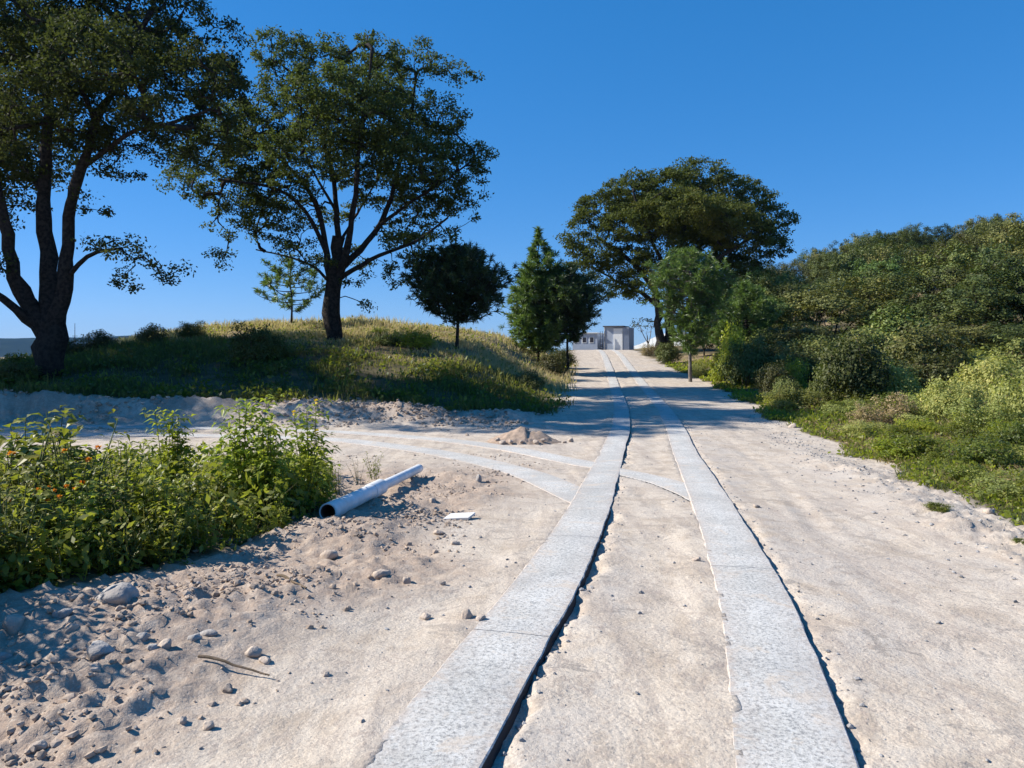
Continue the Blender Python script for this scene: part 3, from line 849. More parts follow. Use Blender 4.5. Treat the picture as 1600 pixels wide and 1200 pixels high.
# ------------------------------------------------------------------ pipe, tile, stick
def pipe_shell(name, a, b, r, mat, parent, rin=None, seg=28, wob=0.):
    a = np.array(a, float); b = np.array(b, float)
    rin = rin or r * .93
    k = 14; ts = np.linspace(0, 1, k)[:, None]
    path = a + (b - a) * ts
    path[:, 2] += wob * np.sin(ts[:, 0] * math.pi)
    Vo, Fo = tube(path, np.full(k, r), seg); Vi, Fi = tube(path, np.full(k, rin), seg)
    A = Acc(); A.add(Vo, Fo); A.add(Vi, Fi[:, ::-1])
    j = np.arange(seg); n = len(Vo)
    for off in (0, (k - 1) * seg):
        ring = np.stack([off + j, off + (j + 1) % seg, n + off + (j + 1) % seg, n + off + j], 1)
        A.F[4].append(ring if off else ring[:, ::-1]); A.T[4].append(np.full(seg, .5))
    return link(name, A.mesh(name, True), mat, parent)
def pipe():
    d0, d1, d2 = 7.45, 9.0, 10.9
    p0 = np.array([wx(512, d0), d0, h1(wx(512, d0), d0) + .088])
    p1 = np.array([wx(594, d1), d1, h1(wx(594, d1), d1) + .135])
    p2 = np.array([wx(655, d2), d2, h1(wx(655, d2), d2) + .12])
    o = p0.copy(); o[2] -= .1
    t = thing('drain_pipe', tuple(o), 'white plastic drain pipe lying on the soil beside the weeds', 'pipe')
    q = lambda v: tuple(np.array(v) - o)
    pipe_shell('pipe_section', q(p0), q(p1), .085, M_PVC, t)
    pipe_shell('pipe_section', q(p1 - (p2 - p1) * .06), q(p2), .062, M_PVC, t)
    dirv = (p1 - p0) / np.linalg.norm(p1 - p0)
    pipe_shell('coupling', q(p1 - dirv * .34), q(p1 + dirv * .02), .094, M_PVC, t, .0855)
    pipe_shell('socket', q(p0 + dirv * .0), q(p0 + dirv * .32), .092, M_PVC, t, .0855)
    pipe_shell('pipe_mouth', q(p0 + dirv * .004), q(p0 + dirv * .75), .078, M_PVCIN, t, .074)
pipe()
def tile():
    x, y, z = at(718, 811)
    V, F = box_vf(-.13, .13, -.085, .085, 0, .022)
    V[:, 0] += V[:, 1] * .25
    o = link('broken_tile', np_mesh('broken_tile', V, F), M_TILE); o.location = (x, y, z + .012); o.rotation_euler = (R(6), R(-4), R(-8))
    tag(o, 'white broken tile lying flat on the turned soil', 'tile')
tile()
def stick(p, q, r, label):
    a = np.array(at(*p)); b = np.array(at(*q)); a[2] += r + .02; b[2] += r + .006
    k = 9; ts = np.linspace(0, 1, k)[:, None]; path = a + (b - a) * ts
    path[:, 0] += .012 * vnoise(ts[:, 0] * 5, ts[:, 0] * 0); path[:, 2] += .008 * vnoise(ts[:, 0] * 6, ts[:, 0] * 0 + 4)
    V, F = tube(path - a, r * np.linspace(1, .5, k), 6)
    o = link('stick', np_mesh('stick', V, F, None, True), M_TWIG); o.location = tuple(a)
    tag(o, label, 'stick')
stick((312, 1034), (420, 1064), .008, 'thin dead stick lying across the soil in the left foreground')
stick((435, 905), (478, 925), .010, 'short dead twig on the rubble below the weeds')

# ------------------------------------------------------------------ trees
def bezier(a, c, b, k):
    t = np.linspace(0, 1, k)[:, None]
    return (1 - t) ** 2 * a + 2 * t * (1 - t) * c + t * t * b
def resample(P, step):
    P = np.asarray(P, float)
    seg = np.r_[0, np.cumsum(np.linalg.norm(np.diff(P, axis=0), axis=1))]
    k = max(3, int(seg[-1] / step) + 1); t = np.linspace(0, seg[-1], k)
    Q = np.stack([np.interp(t, seg, P[:, i]) for i in range(3)], 1)
    if k > 4:
        Q[1:-1] = (Q[:-2] + 2 * Q[1:-1] + Q[2:]) / 4
    return Q

def grow(limbs, targets, r_twig=.012, expo=.46, sag=.12, kink=.10):
    """limbs: list of (polyline, r0, r1). targets (n,3). returns list of (path, radii)"""
    NP = []; PAR = []; RAD = []; chains = []
    for k, (poly, r0, r1) in enumerate(limbs):
        Q = resample(poly, .45)
        Q[1:-1] += rng.normal(size=(len(Q) - 2, 3)) * r0 * .12
        ids = []
        for i, q in enumerate(Q):
            NP.append(q); PAR.append(-1); RAD.append(r0 + (r1 - r0) * (i / (len(Q) - 1)) ** .8); ids.append(len(NP) - 1)
        chains.append((ids, True))
    nlimb = len(NP)
    cap = len(NP) + len(targets) * 8 + 10
    A = np.zeros((cap, 3)); A[:len(NP)] = NP; n = len(NP)
    par = list(range(-1, n - 1)); load = np.zeros(cap); dirs = np.zeros((cap, 3)); dirs[:, 2] = 1
    for ids, _ in chains:
        P = A[ids]; dirs[ids] = unit(np.gradient(P, axis=0)); par[ids[0]] = -1
    dm = np.array([np.min(np.linalg.norm(A[:n] - t, axis=1)) for t in targets])
    branch = []
    depth = np.zeros(cap, int)
    for ti in np.argsort(dm):
        t = targets[ti]
        v = t - A[:n]; dist = np.linalg.norm(v, axis=1)
        back = np.maximum(0, -(v * dirs[:n]).sum(1))
        cost = dist + .8 * back + .5 * np.maximum(0, -v[:, 2]) + .10 * depth[:n]
        i = int(np.argmin(cost)); L = dist[i]
        if L < .12: continue
        c = A[i] + dirs[i] * L * .35 + np.array([0, 0, L * sag]) + rng.normal(size=3) * L * kink
        k = int(min(7, max(3, L / .4 + 2)))
        P = bezier(A[i], c, t, k)
        if k > 3: P[1:-1] += rng.normal(size=(k - 2, 3)) * L * .025
        ids = [i]
        g = unit(np.gradient(P, axis=0))
        for j in range(1, k):
            A[n] = P[j]; dirs[n] = g[j]; par.append(ids[-1]); depth[n] = depth[i] + 1; ids.append(n); n += 1
        branch.append(ids)
        load[ids[-1]] = 1
    for i in range(n - 1, nlimb - 1, -1):
        load[par[i]] += load[i] if par[i] >= nlimb else 0
    out = []
    for ids, _ in chains:
        out.append((A[ids], np.array([RAD[i] for i in ids])))
    for ids in branch:
        r = r_twig * np.maximum(load[ids], 1) ** expo
        r[0] = r[1] * 1.15
        r[-1] = r_twig * .6
        out.append((A[ids], r))
    return out

def wood_mesh(name, paths, small=.02):
    A = Acc()
    for P, r in paths:
        n = 10 if r[0] > .15 else (6 if r[0] > .05 else (4 if r[0] > small else 3))
        V, F = tube(P, r, n, .35 if r[0] > .15 else 0)
        A.add(V, F)
    return A.mesh(name, True)

def lobe_points(lobes, spacing, shell=.45):
    """lobes: (x,y,z,rx,ry,rz,density). Points filling them, thinner towards the middle"""
    out = []
    for (cx, cy, cz, a, b, c, dn) in lobes:
        vol = 4.19 * a * b * c
        n = max(3, int(vol / spacing ** 3 * dn))
        d = rand_dirs(n); r = rng.random(n) ** (1 / 3.) * (1 - shell) + shell * rng.random(n) ** .3
        r = np.clip(r, 0, 1)
        P = d * r[:, None] * np.array([a, b, c]) + np.array([cx, cy, cz])
        out.append(P)
    P = np.concatenate(out)
    P = P[rng.permutation(len(P))]
    # thin out points that sit too close
    keep = []
    K = np.zeros((0, 3)); ms = spacing * .55
    buf = np.zeros((len(P), 3)); n = 0
    for p in P:
        if n == 0 or np.min(((buf[:n] - p) ** 2).sum(1)) > ms * ms:
            buf[n] = p; n += 1
    return buf[:n]

def foliage(T, per, rad, size, wid=.55, flat=.6, up=.6, tlo=.0, thi=1., seed=0, var=.28, centre=None):
    """leaf clumps about the twig ends T. tint varies clump by clump and leaf by leaf"""
    n = len(T)
    cnt = rng.poisson(per, n); idx = np.repeat(np.arange(n), cnt); m = len(idx)
    cr = rad * rng.uniform(.6, 1.25, n)
    d = rand_dirs(m) * (rng.random(m) ** .5)[:, None] * cr[idx][:, None]
    d[:, 2] *= flat
    P = T[idx] + d
    out = unit(d + np.array([0, 0, .05])); 
    if centre is None: nb = out * .55
    else: nb = unit(P - np.array(centre)) * .75 + out * .45
    V, F = leaf_quads(P, np.full(m, size), wid, up, None, .9, nb)
    ct = np.clip(.42 + .55 * fbm(T[:, 0] + T[:, 2] * .7, T[:, 1] + T[:, 2] * .5, 3, .35, seed) + rng.normal(size=n) * .12, 0, 1)
    t = np.clip(ct[idx] + rng.normal(size=m) * var * .5, 0, 1) * (thi - tlo) + tlo
    return V, F, t

def make_tree(name, base, limbs, lobes, spacing, per, rad, size, lm, bm, label, cat='tree', group=None, r_twig=.014, expo=.5, flat=.6, wid=.55, seed=0, extra=None, sag=.1):
    b = np.array(base, float)
    limbs = [(np.array(p, float) - b, r0, r1) for p, r0, r1 in limbs]
    lobes = [(l[0] - b[0], l[1] - b[1], l[2] - b[2], *l[3:]) for l in lobes]
    T = lobe_points(lobes, spacing); print(name, 'clumps', len(T), 'leaves', len(T) * per)
    paths = grow(limbs, T, r_twig, expo, sag)
    root = thing(name, tuple(b), label, cat, group)
    link('trunk', wood_mesh('trunk', paths), bm, root)
    V, F, t = foliage(T, per, rad, size, wid, flat, seed=seed)
    link('crown', np_mesh('crown', V, F, t), lm, root)
    return root

def px_lobes(lst, d, depth=1.0):
    """(px, py, rx px, rz px, dy m, density) at distance d"""
    s = 1 / FPX * d; out = []
    for l in lst:
        px, py, a, c, dy = l[:5]; dn = l[5] if len(l) > 5 else 1.
        dd = d + dy
        out.append((wx(px, dd), dd, wz(py, dd), a * s, (a + c) * .5 * s * depth, c * s, dn))
    return out
def px_path(lst, d):
    return [(wx(p[0], d + (p[2] if len(p) > 2 else 0)), d + (p[2] if len(p) > 2 else 0), wz(p[1], d + (p[2] if len(p) > 2 else 0))) for p in lst]

def flare(path, r):
    """root flare at the foot of a trunk"""
    return path

# --- big oak at the left edge
def oak_left():
    x, d, z = at(78, 588)
    d = max(d, 23.5)
    P = lambda l: px_path(l, d)
    limbs = [
        (P([(76, 606), (77, 585), (78, 560), (78, 530), (80, 500)]), 0.492, 0.377),
        (P([(78, 530), (60, 500, 0), (40, 462, -.2), (20, 420, -.4), (8, 360, -.6), (-6, 300, -.8), (-20, 220, -1), (-30, 120, -1.2)]), 0.279, 0.082),
        (P([(60, 512), (28, 485, -.5), (2, 462, -1.), (-40, 440, -1.6), (-80, 400, -2)]), 0.180, 0.066),
        (P([(80, 510), (84, 470, .2), (78, 420, .3), (70, 350, .4), (66, 290, .5), (74, 230, .4), (80, 160, .3), (70, 60, .2)]), 0.328, 0.098),
        (P([(84, 510), (100, 462, -.1), (106, 410, -.2), (106, 350, -.3), (112, 300, -.4), (134, 245, -.6), (150, 190, -.8), (190, 110, -1), (230, 30, -1.2)]), 0.254, 0.074),
        (P([(103, 440), (120, 412, -.5), (150, 392, -.9), (190, 388, -1.3)]), 0.107, 0.041),
        (P([(126, 262, -.4), (160, 240, -1), (200, 205, -1.4), (280, 190, -2), (330, 170, -2.4)]), 0.098, 0.041),
        (P([(68, 300, .4), (20, 240, 1.2), (-20, 190, 2)]), 0.115, 0.041),
        (P([(76, 200, .3), (130, 130, 1.6), (200, 80, 2.6)]), 0.115, 0.041),
        (P([(150, 190, -.8), (120, 120, -1.8), (110, 50, -2.6)]), 0.098, 0.041),
    ]
    L = [(40, 150, 70, 45, -4.6), (150, 90, 70, 50, -5), (230, 150, 60, 40, -4.6), (-40, 200, 60, 50, -4), (320, 110, 50, 45, -4), (60, 60, 110, 80, 0), (190, 30, 110, 70, 0), (300, 60, 75, 60, -1), (345, 140, 45, 50, -1), (225, 130, 85, 60, 1.5),
         (110, 170, 95, 55, -1.5), (-30, 120, 100, 90, 0), (-10, 235, 60, 50, 1), (265, 190, 75, 35, -1.5), (330, 215, 50, 30, -1.5),
         (60, 220, 60, 35, 1.5), (100, -80, 150, 70, 0), (250, -50, 90, 50, 0), (-90, 0, 90, 110, 0), (90, 60, 90, 70, 3.0), (150, 80, 90, 60, -3.0),
         (0, 40, 80, 70, -3), (230, 60, 70, 50, 3), (290, 245, 40, 20, -1.5, .8), (165, 225, 45, 26, 0, .9), (360, 190, 28, 34, -2, .8),
         (215, 395, 42, 18, -1.4, 1.2), (165, 385, 28, 16, -1.1, 1.), (262, 412, 30, 12, -1.5, 1.0), (245, 435, 26, 14, -1.4, .5), (190, 440, 26, 14, -1.2, .5),
         (300, 130, 60, 50, 1.5), (270, 240, 60, 30, 0), (340, 130, 50, 50, 0), (200, 220, 60, 35, 1.), (150, 250, 50, 30, -1), (40, 260, 50, 26, 0), (90, 120, 80, 60, 0),
         (150, 320, 26, 20, -.5, .35), (205, 280, 36, 16, -.8, .7), (-10, 400, 22, 22, -1, .6), (15, 330, 20, 26, -.6, .3)]
    make_tree('oak_tree', (x, d, h1(x, d) - .1), limbs, px_lobes(L, d), .63, 98, .45, .115, L_OAK, M_BARK,
              'huge dark oak with forked trunk at the left edge, crown running out of frame', seed=3.)
oak_left()
def oak_outside(d=30., x0=-26.5, lab='oak mostly outside the left edge of the photo, behind the forked oak'):
    # its crown reaches into the frame at the left edge; it shades the mound
    z = h1(x0, d)
    limbs = [([(x0, d, z - .2), (x0, d, z + 3.4)], .5, .4), ([(x0, d, z + 3), (x0 - 2, d, z + 7), (x0 - 3, d - 1, z + 11)], .3, .08), ([(x0, d, z + 3), (x0 + 2, d + 1, z + 7), (x0 + 3.5, d + 1, z + 11)], .3, .08), ([(x0, d, z + 3.3), (x0, d - 2, z + 8), (x0 + 1, d - 3, z + 12)], .25, .08)]
    L = [(x0 + a * 1., d + b, z + c, 3.0, 3.0, 2.2, 1.) for a, b, c in ((-4, 0, 8), (3.6, 1, 8.4), (0, -4, 8.6), (0, 4, 8.6), (-2.5, -2, 11.5), (2.5, 2, 11.6), (2, -3, 11), (-2, 3, 11), (0, 0, 13.4), (4.6, -2, 9), (4.4, 3, 10.4), (1, 0, 9))]
    make_tree('oak_tree', (x0, d, z - .1), limbs, L, .85, 70, .8, .17, L_OAK, M_BARK, lab, seed=31.)
oak_outside()
oak_outside(24., -28.5, 'oak beyond the left edge of the photo, nearest the side track')

def oak_mid():
    x, d, z = at(521, 531)
    d = min(max(d, 30.), 34.)
    P = lambda l: px_path(l, d)
    limbs = [
        (P([(521, 540), (521, 525), (520, 495), (521, 455), (523, 425), (526, 400), (530, 370)]), 0.336, 0.248),
        (P([(520, 446), (513, 420), (510, 395), (505, 350), (492, 310), (470, 280), (440, 250), (410, 215)]), 0.160, 0.048),
        (P([(510, 395), (480, 330, -.6), (440, 295, -1.2), (390, 285, -1.8), (340, 280, -2.2)]), 0.104, 0.040),
        (P([(524, 440), (530, 390, .3), (526, 330, .5), (520, 270, .7), (500, 200, .9), (480, 130, 1)]), 0.160, 0.048),
        (P([(526, 440), (542, 400, -.3), (548, 350, -.6), (556, 300, -.8), (560, 240, -1), (570, 160, -1.1), (580, 90, -1.2)]), 0.160, 0.048),
        (P([(526, 425), (556, 398, .3), (590, 360, .6), (612, 310, .8), (620, 270, 1), (640, 200, 1.2), (650, 120, 1.3)]), 0.152, 0.048),
        (P([(526, 440), (556, 418, -.5), (600, 395, -1), (650, 380, -1.4), (700, 340, -1.6)]), 0.120, 0.040),
        (P([(595, 350, .6), (650, 310, 0), (700, 280, -.4), (740, 250, -.6)]), 0.088, 0.032),
        (P([(514, 440), (490, 415, .8), (450, 400, 1.4), (400, 390, 1.8)]), 0.072, 0.032),
        (P([(530, 380, .3), (560, 330, 2), (590, 280, 3)]), 0.080, 0.032),
        (P([(525, 330, .5), (490, 270, -1.6), (470, 220, -2.6)]), 0.080, 0.032),
    ]
    L = [(440, 85, 50, 40, 0), (500, 95, 50, 45, 0), (570, 85, 60, 35, .5), (645, 95, 50, 38, 0), (700, 110, 30, 26, 0), (735, 120, 14, 12, 0, .8),
         (555, 170, 95, 60, -1.8), (600, 190, 90, 60, 2.2), (460, 180, 65, 60, 1), (410, 160, 40, 50, -.5), (690, 180, 40, 45, 0), (480, 240, 70, 45, -2.4),
         (330, 220, 60, 45, 0), (290, 285, 34, 26, -1, .8), (350, 300, 60, 40, -1), (410, 300, 50, 40, 1.5), (345, 355, 36, 22, -1, .6),
         (700, 270, 60, 50, -.5), (660, 320, 60, 45, 1), (740, 245, 28, 34, 0), (722, 330, 26, 34, 0, .8), (650, 250, 60, 40, -2), (600, 300, 60, 35, 2),
         (340, 410, 26, 22, -.5, .7), (430, 340, 50, 28, .5, .7), (460, 400, 50, 24, 1.2, .45), (560, 400, 50, 22, 1.5, .4), (640, 390, 50, 34, -1, .7), (690, 380, 40, 26, -1, .5),
         (600, 430, 50, 20, 0, .4), (540, 340, 40, 22, 2.8, .5), (520, 270, 50, 30, 2.4, .6), (650, 450, 34, 20, -.6, .5), (580, 470, 40, 14, .5, .3), (500, 420, 40, 20, -1.5, .6), (545, 430, 36, 18, -1.6, .5), (450, 370, 45, 22, -.5, .7), (480, 440, 36, 16, .5, .25),
         (370, 200, 50, 50, 1), (400, 250, 60, 50, 0), (300, 250, 50, 35, 1), (440, 300, 60, 35, -1), (400, 350, 50, 25, 1, .8), (560, 250, 70, 45, 0), (620, 240, 50, 50, 0), (700, 220, 40, 40, 1), (500, 330, 50, 26, 2, .7), (640, 360, 50, 26, 1, .8), (740, 290, 22, 40, 0, .9),
         (770, 235, 8, 10, 0, 1.), (600, 130, 70, 40, 3.), (500, 140, 60, 40, -3)]
    make_tree('oak_tree', (x, d, h1(x, d) - .1), limbs, px_lobes(L, d), .58, 86, .42, .125, L_OAK2, M_BARK,
              'tall broad oak standing alone on the crest of the grassy mound', seed=13.)
oak_mid()

def spreading_tree():
    d = 58.
    P = lambda l: px_path(l, d)
    x = wx(1038, d)
    zb = h1(x, d)
    limbs = [
        ([(x - .35, d, zb - .2)] + P([(1030, 510), (1030, 480), (1022, 450), (1000, 420), (970, 395), (940, 375)]), .42, .12),
        ([(x + .35, d + .1, zb - .2)] + P([(1046, 510), (1046, 480), (1050, 440), (1060, 400), (1070, 350), (1080, 300)]), .42, .12),
        (P([(1048, 490), (1070, 450, -1), (1110, 410, -2), (1160, 380, -3), (1200, 350, -3)]), .26, .08),
        (P([(1030, 480), (1000, 455, 1), (965, 440, 2), (930, 420, 2)]), .2, .07),
        (P([(1050, 440), (1020, 380, -2), (1000, 330, -3), (990, 300, -3)]), .2, .07),
        (P([(1055, 420), (1110, 370, 2), (1150, 330, 3)]), .2, .07),
    ]
    L = [(1085, 275, 45, 22, 0), (1040, 290, 50, 22, -1), (990, 300, 45, 24, 0), (1135, 295, 45, 22, 1), (940, 330, 45, 26, 0), (905, 365, 26, 24, 0), (895, 385, 18, 14, 0, .9),
         (1180, 320, 34, 24, 0), (1210, 345, 32, 18, 0), (1238, 350, 17, 12, 0), (1060, 330, 70, 28, -3), (1100, 350, 70, 30, 3), (1000, 350, 55, 28, -2), (930, 395, 42, 22, 0), (920, 420, 36, 14, 1, .8),
         (1160, 365, 50, 26, -2), (1205, 385, 34, 18, 0, .9), (1110, 400, 55, 24, 1), (1040, 395, 45, 24, -2), (980, 410, 42, 24, 1), (960, 450, 36, 16, 1), (1010, 440, 34, 16, -1, .8), (1150, 415, 40, 20, 1), (990, 470, 22, 8, 0, .5),
         (1080, 440, 40, 18, 2), (1040, 330, 70, 30, 4), (1130, 340, 50, 25, -4), (1000, 325, 50, 24, 4), (1190, 420, 30, 14, 2, .6)]
    make_tree('spreading_tree', (x, d, zb - .1), limbs, [(a, b, c, e * 1.14, f * 1.1, g * 1.22, h_) for a, b, c, e, f, g, h_ in px_lobes(L, d, 1.3)], .78, 92, .66, .19, L_FIG, M_BARK,
              'wide umbrella-shaped tree at the top of the road beside the white cabin', seed=23., flat=.45)
spreading_tree()

# --- pines: whorled, needles in tufts at the twig ends
def needle_tufts(T, D, per, length, width):
    n = len(T); idx = np.repeat(np.arange(n), per); m = len(idx)
    d = unit(D[idx] * .9 + rng.normal(size=(m, 3)) * .75)
    P = T[idx] - D[idx] * (rng.random(m) * .18)[:, None]
    s = unit(np.cross(d, rng.normal(size=(m, 3))))
    L = (length * rng.uniform(.7, 1.2, m))[:, None]; W = width
    tip = P + d * L; tip[:, 2] -= (L[:, 0] * .12)
    V = np.stack([P - s * W * .4, P + s * W * .4, P + d * L * .6 + s * W * .5, tip], 1).reshape(-1, 3)
    F = np.arange(4 * m).reshape(m, 4)
    t = np.clip(.45 + .25 * rng.normal(size=n)[idx] * .7 + rng.normal(size=m) * .15, 0, 1)
    return V, F, t
def pine(px, dbase, py_top, profile, label, base_py=None, tufts=420, per=34, length=.24, width=.02, mat=None, bark=None, r0=.09, spread=1., sd=1, top_tuft=True, xoff=0., group=None):
    """profile: list of (height fraction, crown radius in m)"""
    global rng
    d = dbase; x = wx(px, d); z0 = h1(x, d)
    Ht = wz(py_top, d) - z0
    root = thing('pine_tree', (x, d, z0 - .05), label, 'pine tree', group)
    pf = np.array(profile, float)
    trunk = np.array([[.06 * vnoise(t * 3 + sd, sd * 1.), .06 * vnoise(t * 3 + sd, sd + 5.), t * Ht] for t in np.linspace(0, 1, 16)])
    trunk[0] = (0, 0, -.2)
    paths = [(trunk, np.linspace(r0, .012, 16))]
    T = []; D = []
    w = np.interp(np.linspace(pf[0, 0], 1, 200), pf[:, 0], pf[:, 1]); cw = np.cumsum(w + .15); cw /= cw[-1]
    nb = tufts // 6
    for k in range(nb):
        f = float(np.interp((k + .5) / nb, cw, np.linspace(pf[0, 0], 1, 200)))
        f = np.clip(f + rng.normal() * .008, pf[0, 0], .995)
        a = k * 2.4 + rng.normal() * .3
        rad = float(np.interp(f, pf[:, 0], pf[:, 1])) * rng.uniform(.62, 1.12) * (1.02 + .75 * float(fbm(np.array([math.cos(a) * 1.3 + sd * 3.1]), np.array([math.sin(a) * 1.3 + f * 3.5]), 2, 1., sd)[0]))
        dirv = np.array([math.cos(a), math.sin(a), 0])
        s = np.array([np.interp(f * Ht, trunk[:, 2], trunk[:, 0]), np.interp(f * Ht, trunk[:, 2], trunk[:, 1]), f * Ht])
        rise = .25 + .55 * f
        e = s + dirv * rad + np.array([0, 0, rad * rise * .6])
        c = s + dirv * rad * .6 + np.array([0, 0, -rad * .05])
        P = bezier(s, c, e, 6); paths.append((P, np.linspace(.010 + .012 * rad, .006, 6)))
        nt_ = max(2, int(6 * (.5 + rad / pf[:, 1].max())))
        for q in range(nt_):
            tt = rng.uniform(.35, 1) ** .7
            pp = P[min(5, int(tt * 5))] + (P[min(5, int(tt * 5) + 1 if tt < .8 else 5)] - P[min(5, int(tt * 5))]) * (tt * 5 % 1)
            off = rng.normal(size=3) * rad * .16 * spread; off[2] = abs(off[2]) * .9
            T.append(pp + off); D.append(unit(off * 1.2 + dirv * .5 + np.array([0, 0, .8 * rng.random() + .15])))
            paths.append((np.array([pp, pp + off * .6, pp + off]), np.array([.007, .006, .004])))
    if top_tuft:
        for q in range(6): T.append(np.array([0, 0, Ht - .12 * q])); D.append(unit(np.array([rng.normal() * .3, rng.normal() * .3, 1.])))
    link('trunk', wood_mesh('trunk', paths), bark or M_BARK, root)
    V, F, t = needle_tufts(np.array(T), np.array(D), per, length, width)
    link('crown', np_mesh('crown', V, F, t), mat or L_PINE, root)
    return root
pine(714, 31., 384, [(.26, .7), (.36, 1.7), (.55, 1.95), (.75, 1.6), (.92, .7), (1, .15)], 'dense dark round-headed young pine on the mound slope right of the lone oak', tufts=1100, per=26, length=.26, width=.03, sd=2, mat=L_PINESHADE)
pine(842, 41., 356, [(.08, 1.1), (.25, 1.75), (.45, 1.65), (.62, 1.2), (.76, .75), (.86, .32), (.93, .2), (1, .06)], 'pointed light green pine whose left side catches the sun', tufts=1100, per=26, length=.32, width=.036, sd=5)
pine(886, 41.5, 418, [(.30, .6), (.42, 1.8), (.56, 2.2), (.75, 1.7), (.92, .8), (1, .2)], 'dark leaning pine at the left side of the road in front of the pointed one', tufts=1100, per=26, length=.3, width=.034, sd=9, mat=L_PINESHADE)
pine(455, 37., 398, [(.18, .5), (.3, 1.6), (.5, 1.9), (.7, 1.5), (.85, .8), (1, .1)], 'thin sparse young pine with tufted branches left of the lone oak', tufts=130, per=32, length=.26, width=.03, sd=12, spread=.7, r0=.06)
pine(1079, 36., 393, [(.22, .35), (.34, 1.0), (.5, 1.6), (.7, 1.75), (.88, 1.1), (1, .3)], 'slim pine with pale trunk at the right edge of the road', tufts=900, per=26, length=.28, width=.03, sd=15, bark=M_BARKP, r0=.10)
pine(1165, 40., 440, [(.1, .9), (.3, 1.7), (.6, 1.5), (.85, .7), (1, .1)], 'dark pine behind the slim pale-trunked one', tufts=700, per=24, length=.30, width=.034, sd=18)

# --- bare little tree near the cabin
def bare_tree():
    d = 60.; x = wx(1012, d); z = h1(x, d)
    limbs = [([(0, 0, -.1), (.03, 0, .8), (-.05, 0, 1.5)], .07, .04), ([(0, 0, .7), (.25, .1, 1.4), (.3, .1, 2.1)], .04, .02), ([(0, 0, .9), (-.4, 0, 1.6), (-.6, 0, 2.2)], .04, .02)]
    T = lobe_points([(-.2, 0, 2.3, 1.3, 1.0, .8, 1.)], .42)
    paths = grow(limbs, T, .012, .4)
    root = thing('bare_tree', (x, d, z), 'small nearly leafless tree right of the white cabin', 'tree')
    link('trunk', wood_mesh('trunk', paths), M_BARKP, root)
    V, F, t = foliage(T[T[:, 2] > 2.2], 9, .3, .16); link('crown', np_mesh('crown', V, F, t), L_OAK, root)
bare_tree()

# --- generic broadleaf tree and shrub models
def proto_tree(seed, h, r, lm, size=.2, per=60, sp=.85, trunk_h=.35, wide=1., group=None):
    """returns (trunk mesh, crown mesh), base at origin"""
    rr = random.Random(seed)
    lobes = []
    for k in range(9):
        a = rr.uniform(0, 6.28); q = rr.uniform(.25, .68) * r * wide
        zz = h * (trunk_h + .12 + rr.uniform(0, 1) ** .8 * (.82 - trunk_h))
        s = rr.uniform(.36, .55) * r
        lobes.append((math.cos(a) * q, math.sin(a) * q, zz, s * 1.1, s * 1.1, s * .9, 1.))
    lobes.append((0, 0, h * .8, r * .5, r * .5, r * .38, 1.))
    T = lobe_points(lobes, sp * 1.18, .2)
    limbs = [([(0, 0, -.4), (.05 * h * .3, 0, h * trunk_h), (0, 0, h * .62)], .035 * h * .6, .03)]
    for k in range(4):
        a = k * 1.7 + rr.uniform(0, 1)
        limbs.append(([(0, 0, h * trunk_h * .8), (math.cos(a) * r * .3, math.sin(a) * r * .3, h * .5), (math.cos(a) * r * .55, math.sin(a) * r * .55, h * .66)], .012 * h, .02))
    paths = grow(limbs, T, .014, .42)
    V, F, t = foliage(T, int(per * 1.25), sp * .70, size, .6, .8, seed=seed * 3.1, centre=(0, 0, h * .42))
    c = np_mesh('crown', V, F, t); c.materials.append(lm)
    w = wood_mesh('trunk', paths); w.materials.append(M_BARK)
    return w, c
def put_tree(mesh, loc, rz, s, name, label, cat, group=None, parts=('trunk', 'crown')):
    r = thing(name, loc, label, cat, group, rz, s)
    link(parts[0], mesh[0], None, r); link(parts[1], mesh[1], None, r)
    return r
TP = [proto_tree(1, 7, 3.4, L_HILL, .165, 105, .85), proto_tree(2, 6, 3.6, L_HILL, .165, 105, .85, .25, 1.15), proto_tree(3, 7.5, 3.2, L_HILLG, .165, 105, .85),
      proto_tree(4, 6.5, 3.8, L_HILLG, .165, 105, .88, .28), proto_tree(5, 8, 3.4, L_HILL, .165, 105, .88), proto_tree(6, 5.5, 3.3, L_HILL, .165, 105, .8, .2)]

# front rank of the wood, right of the road: (px, top py, distance, model, scale, label)
FRONT = [
 (1195, 455, 43, 2, .80, 'dark tree just right of the pale-trunked pine, in front of the umbrella tree'),
 (1150, 480, 46, 5, .85, 'low dark tree between the slim pine and the wood'),
 (1232, 440, 50, 0, .95, 'olive tree at the left end of the wood where the hill begins'),
 (1300, 432, 44, 1, 1.05, 'broad layered olive tree over the green shrub, front rank of the wood'),
 (1385, 418, 47, 4, 1.0, 'tall olive tree in the middle of the front rank'),
 (1455, 440, 42, 1, 1.0, 'spreading grey-green tree right of the middle, low over a dark hollow'),
 (1530, 402, 46, 0, 1.1, 'rounded tree in the front rank near the right edge'),
 (1605, 410, 42, 3, 1.0, 'fresh green tree cut by the right edge of the photo'),
 (1262, 505, 37, 5, .75, 'small dark tree in the hollow left of the green shrub'),
 (1490, 505, 35, 5, .8, 'small olive tree behind the sage bushes'),
 (1590, 500, 34, 2, .62, 'small green tree behind the sage bush at the right edge'),
 (1680, 430, 40, 1, 1.0, None), (1100, 500, 52, 5, .6, 'low dark tree behind the trunk of the slim pine'),
]
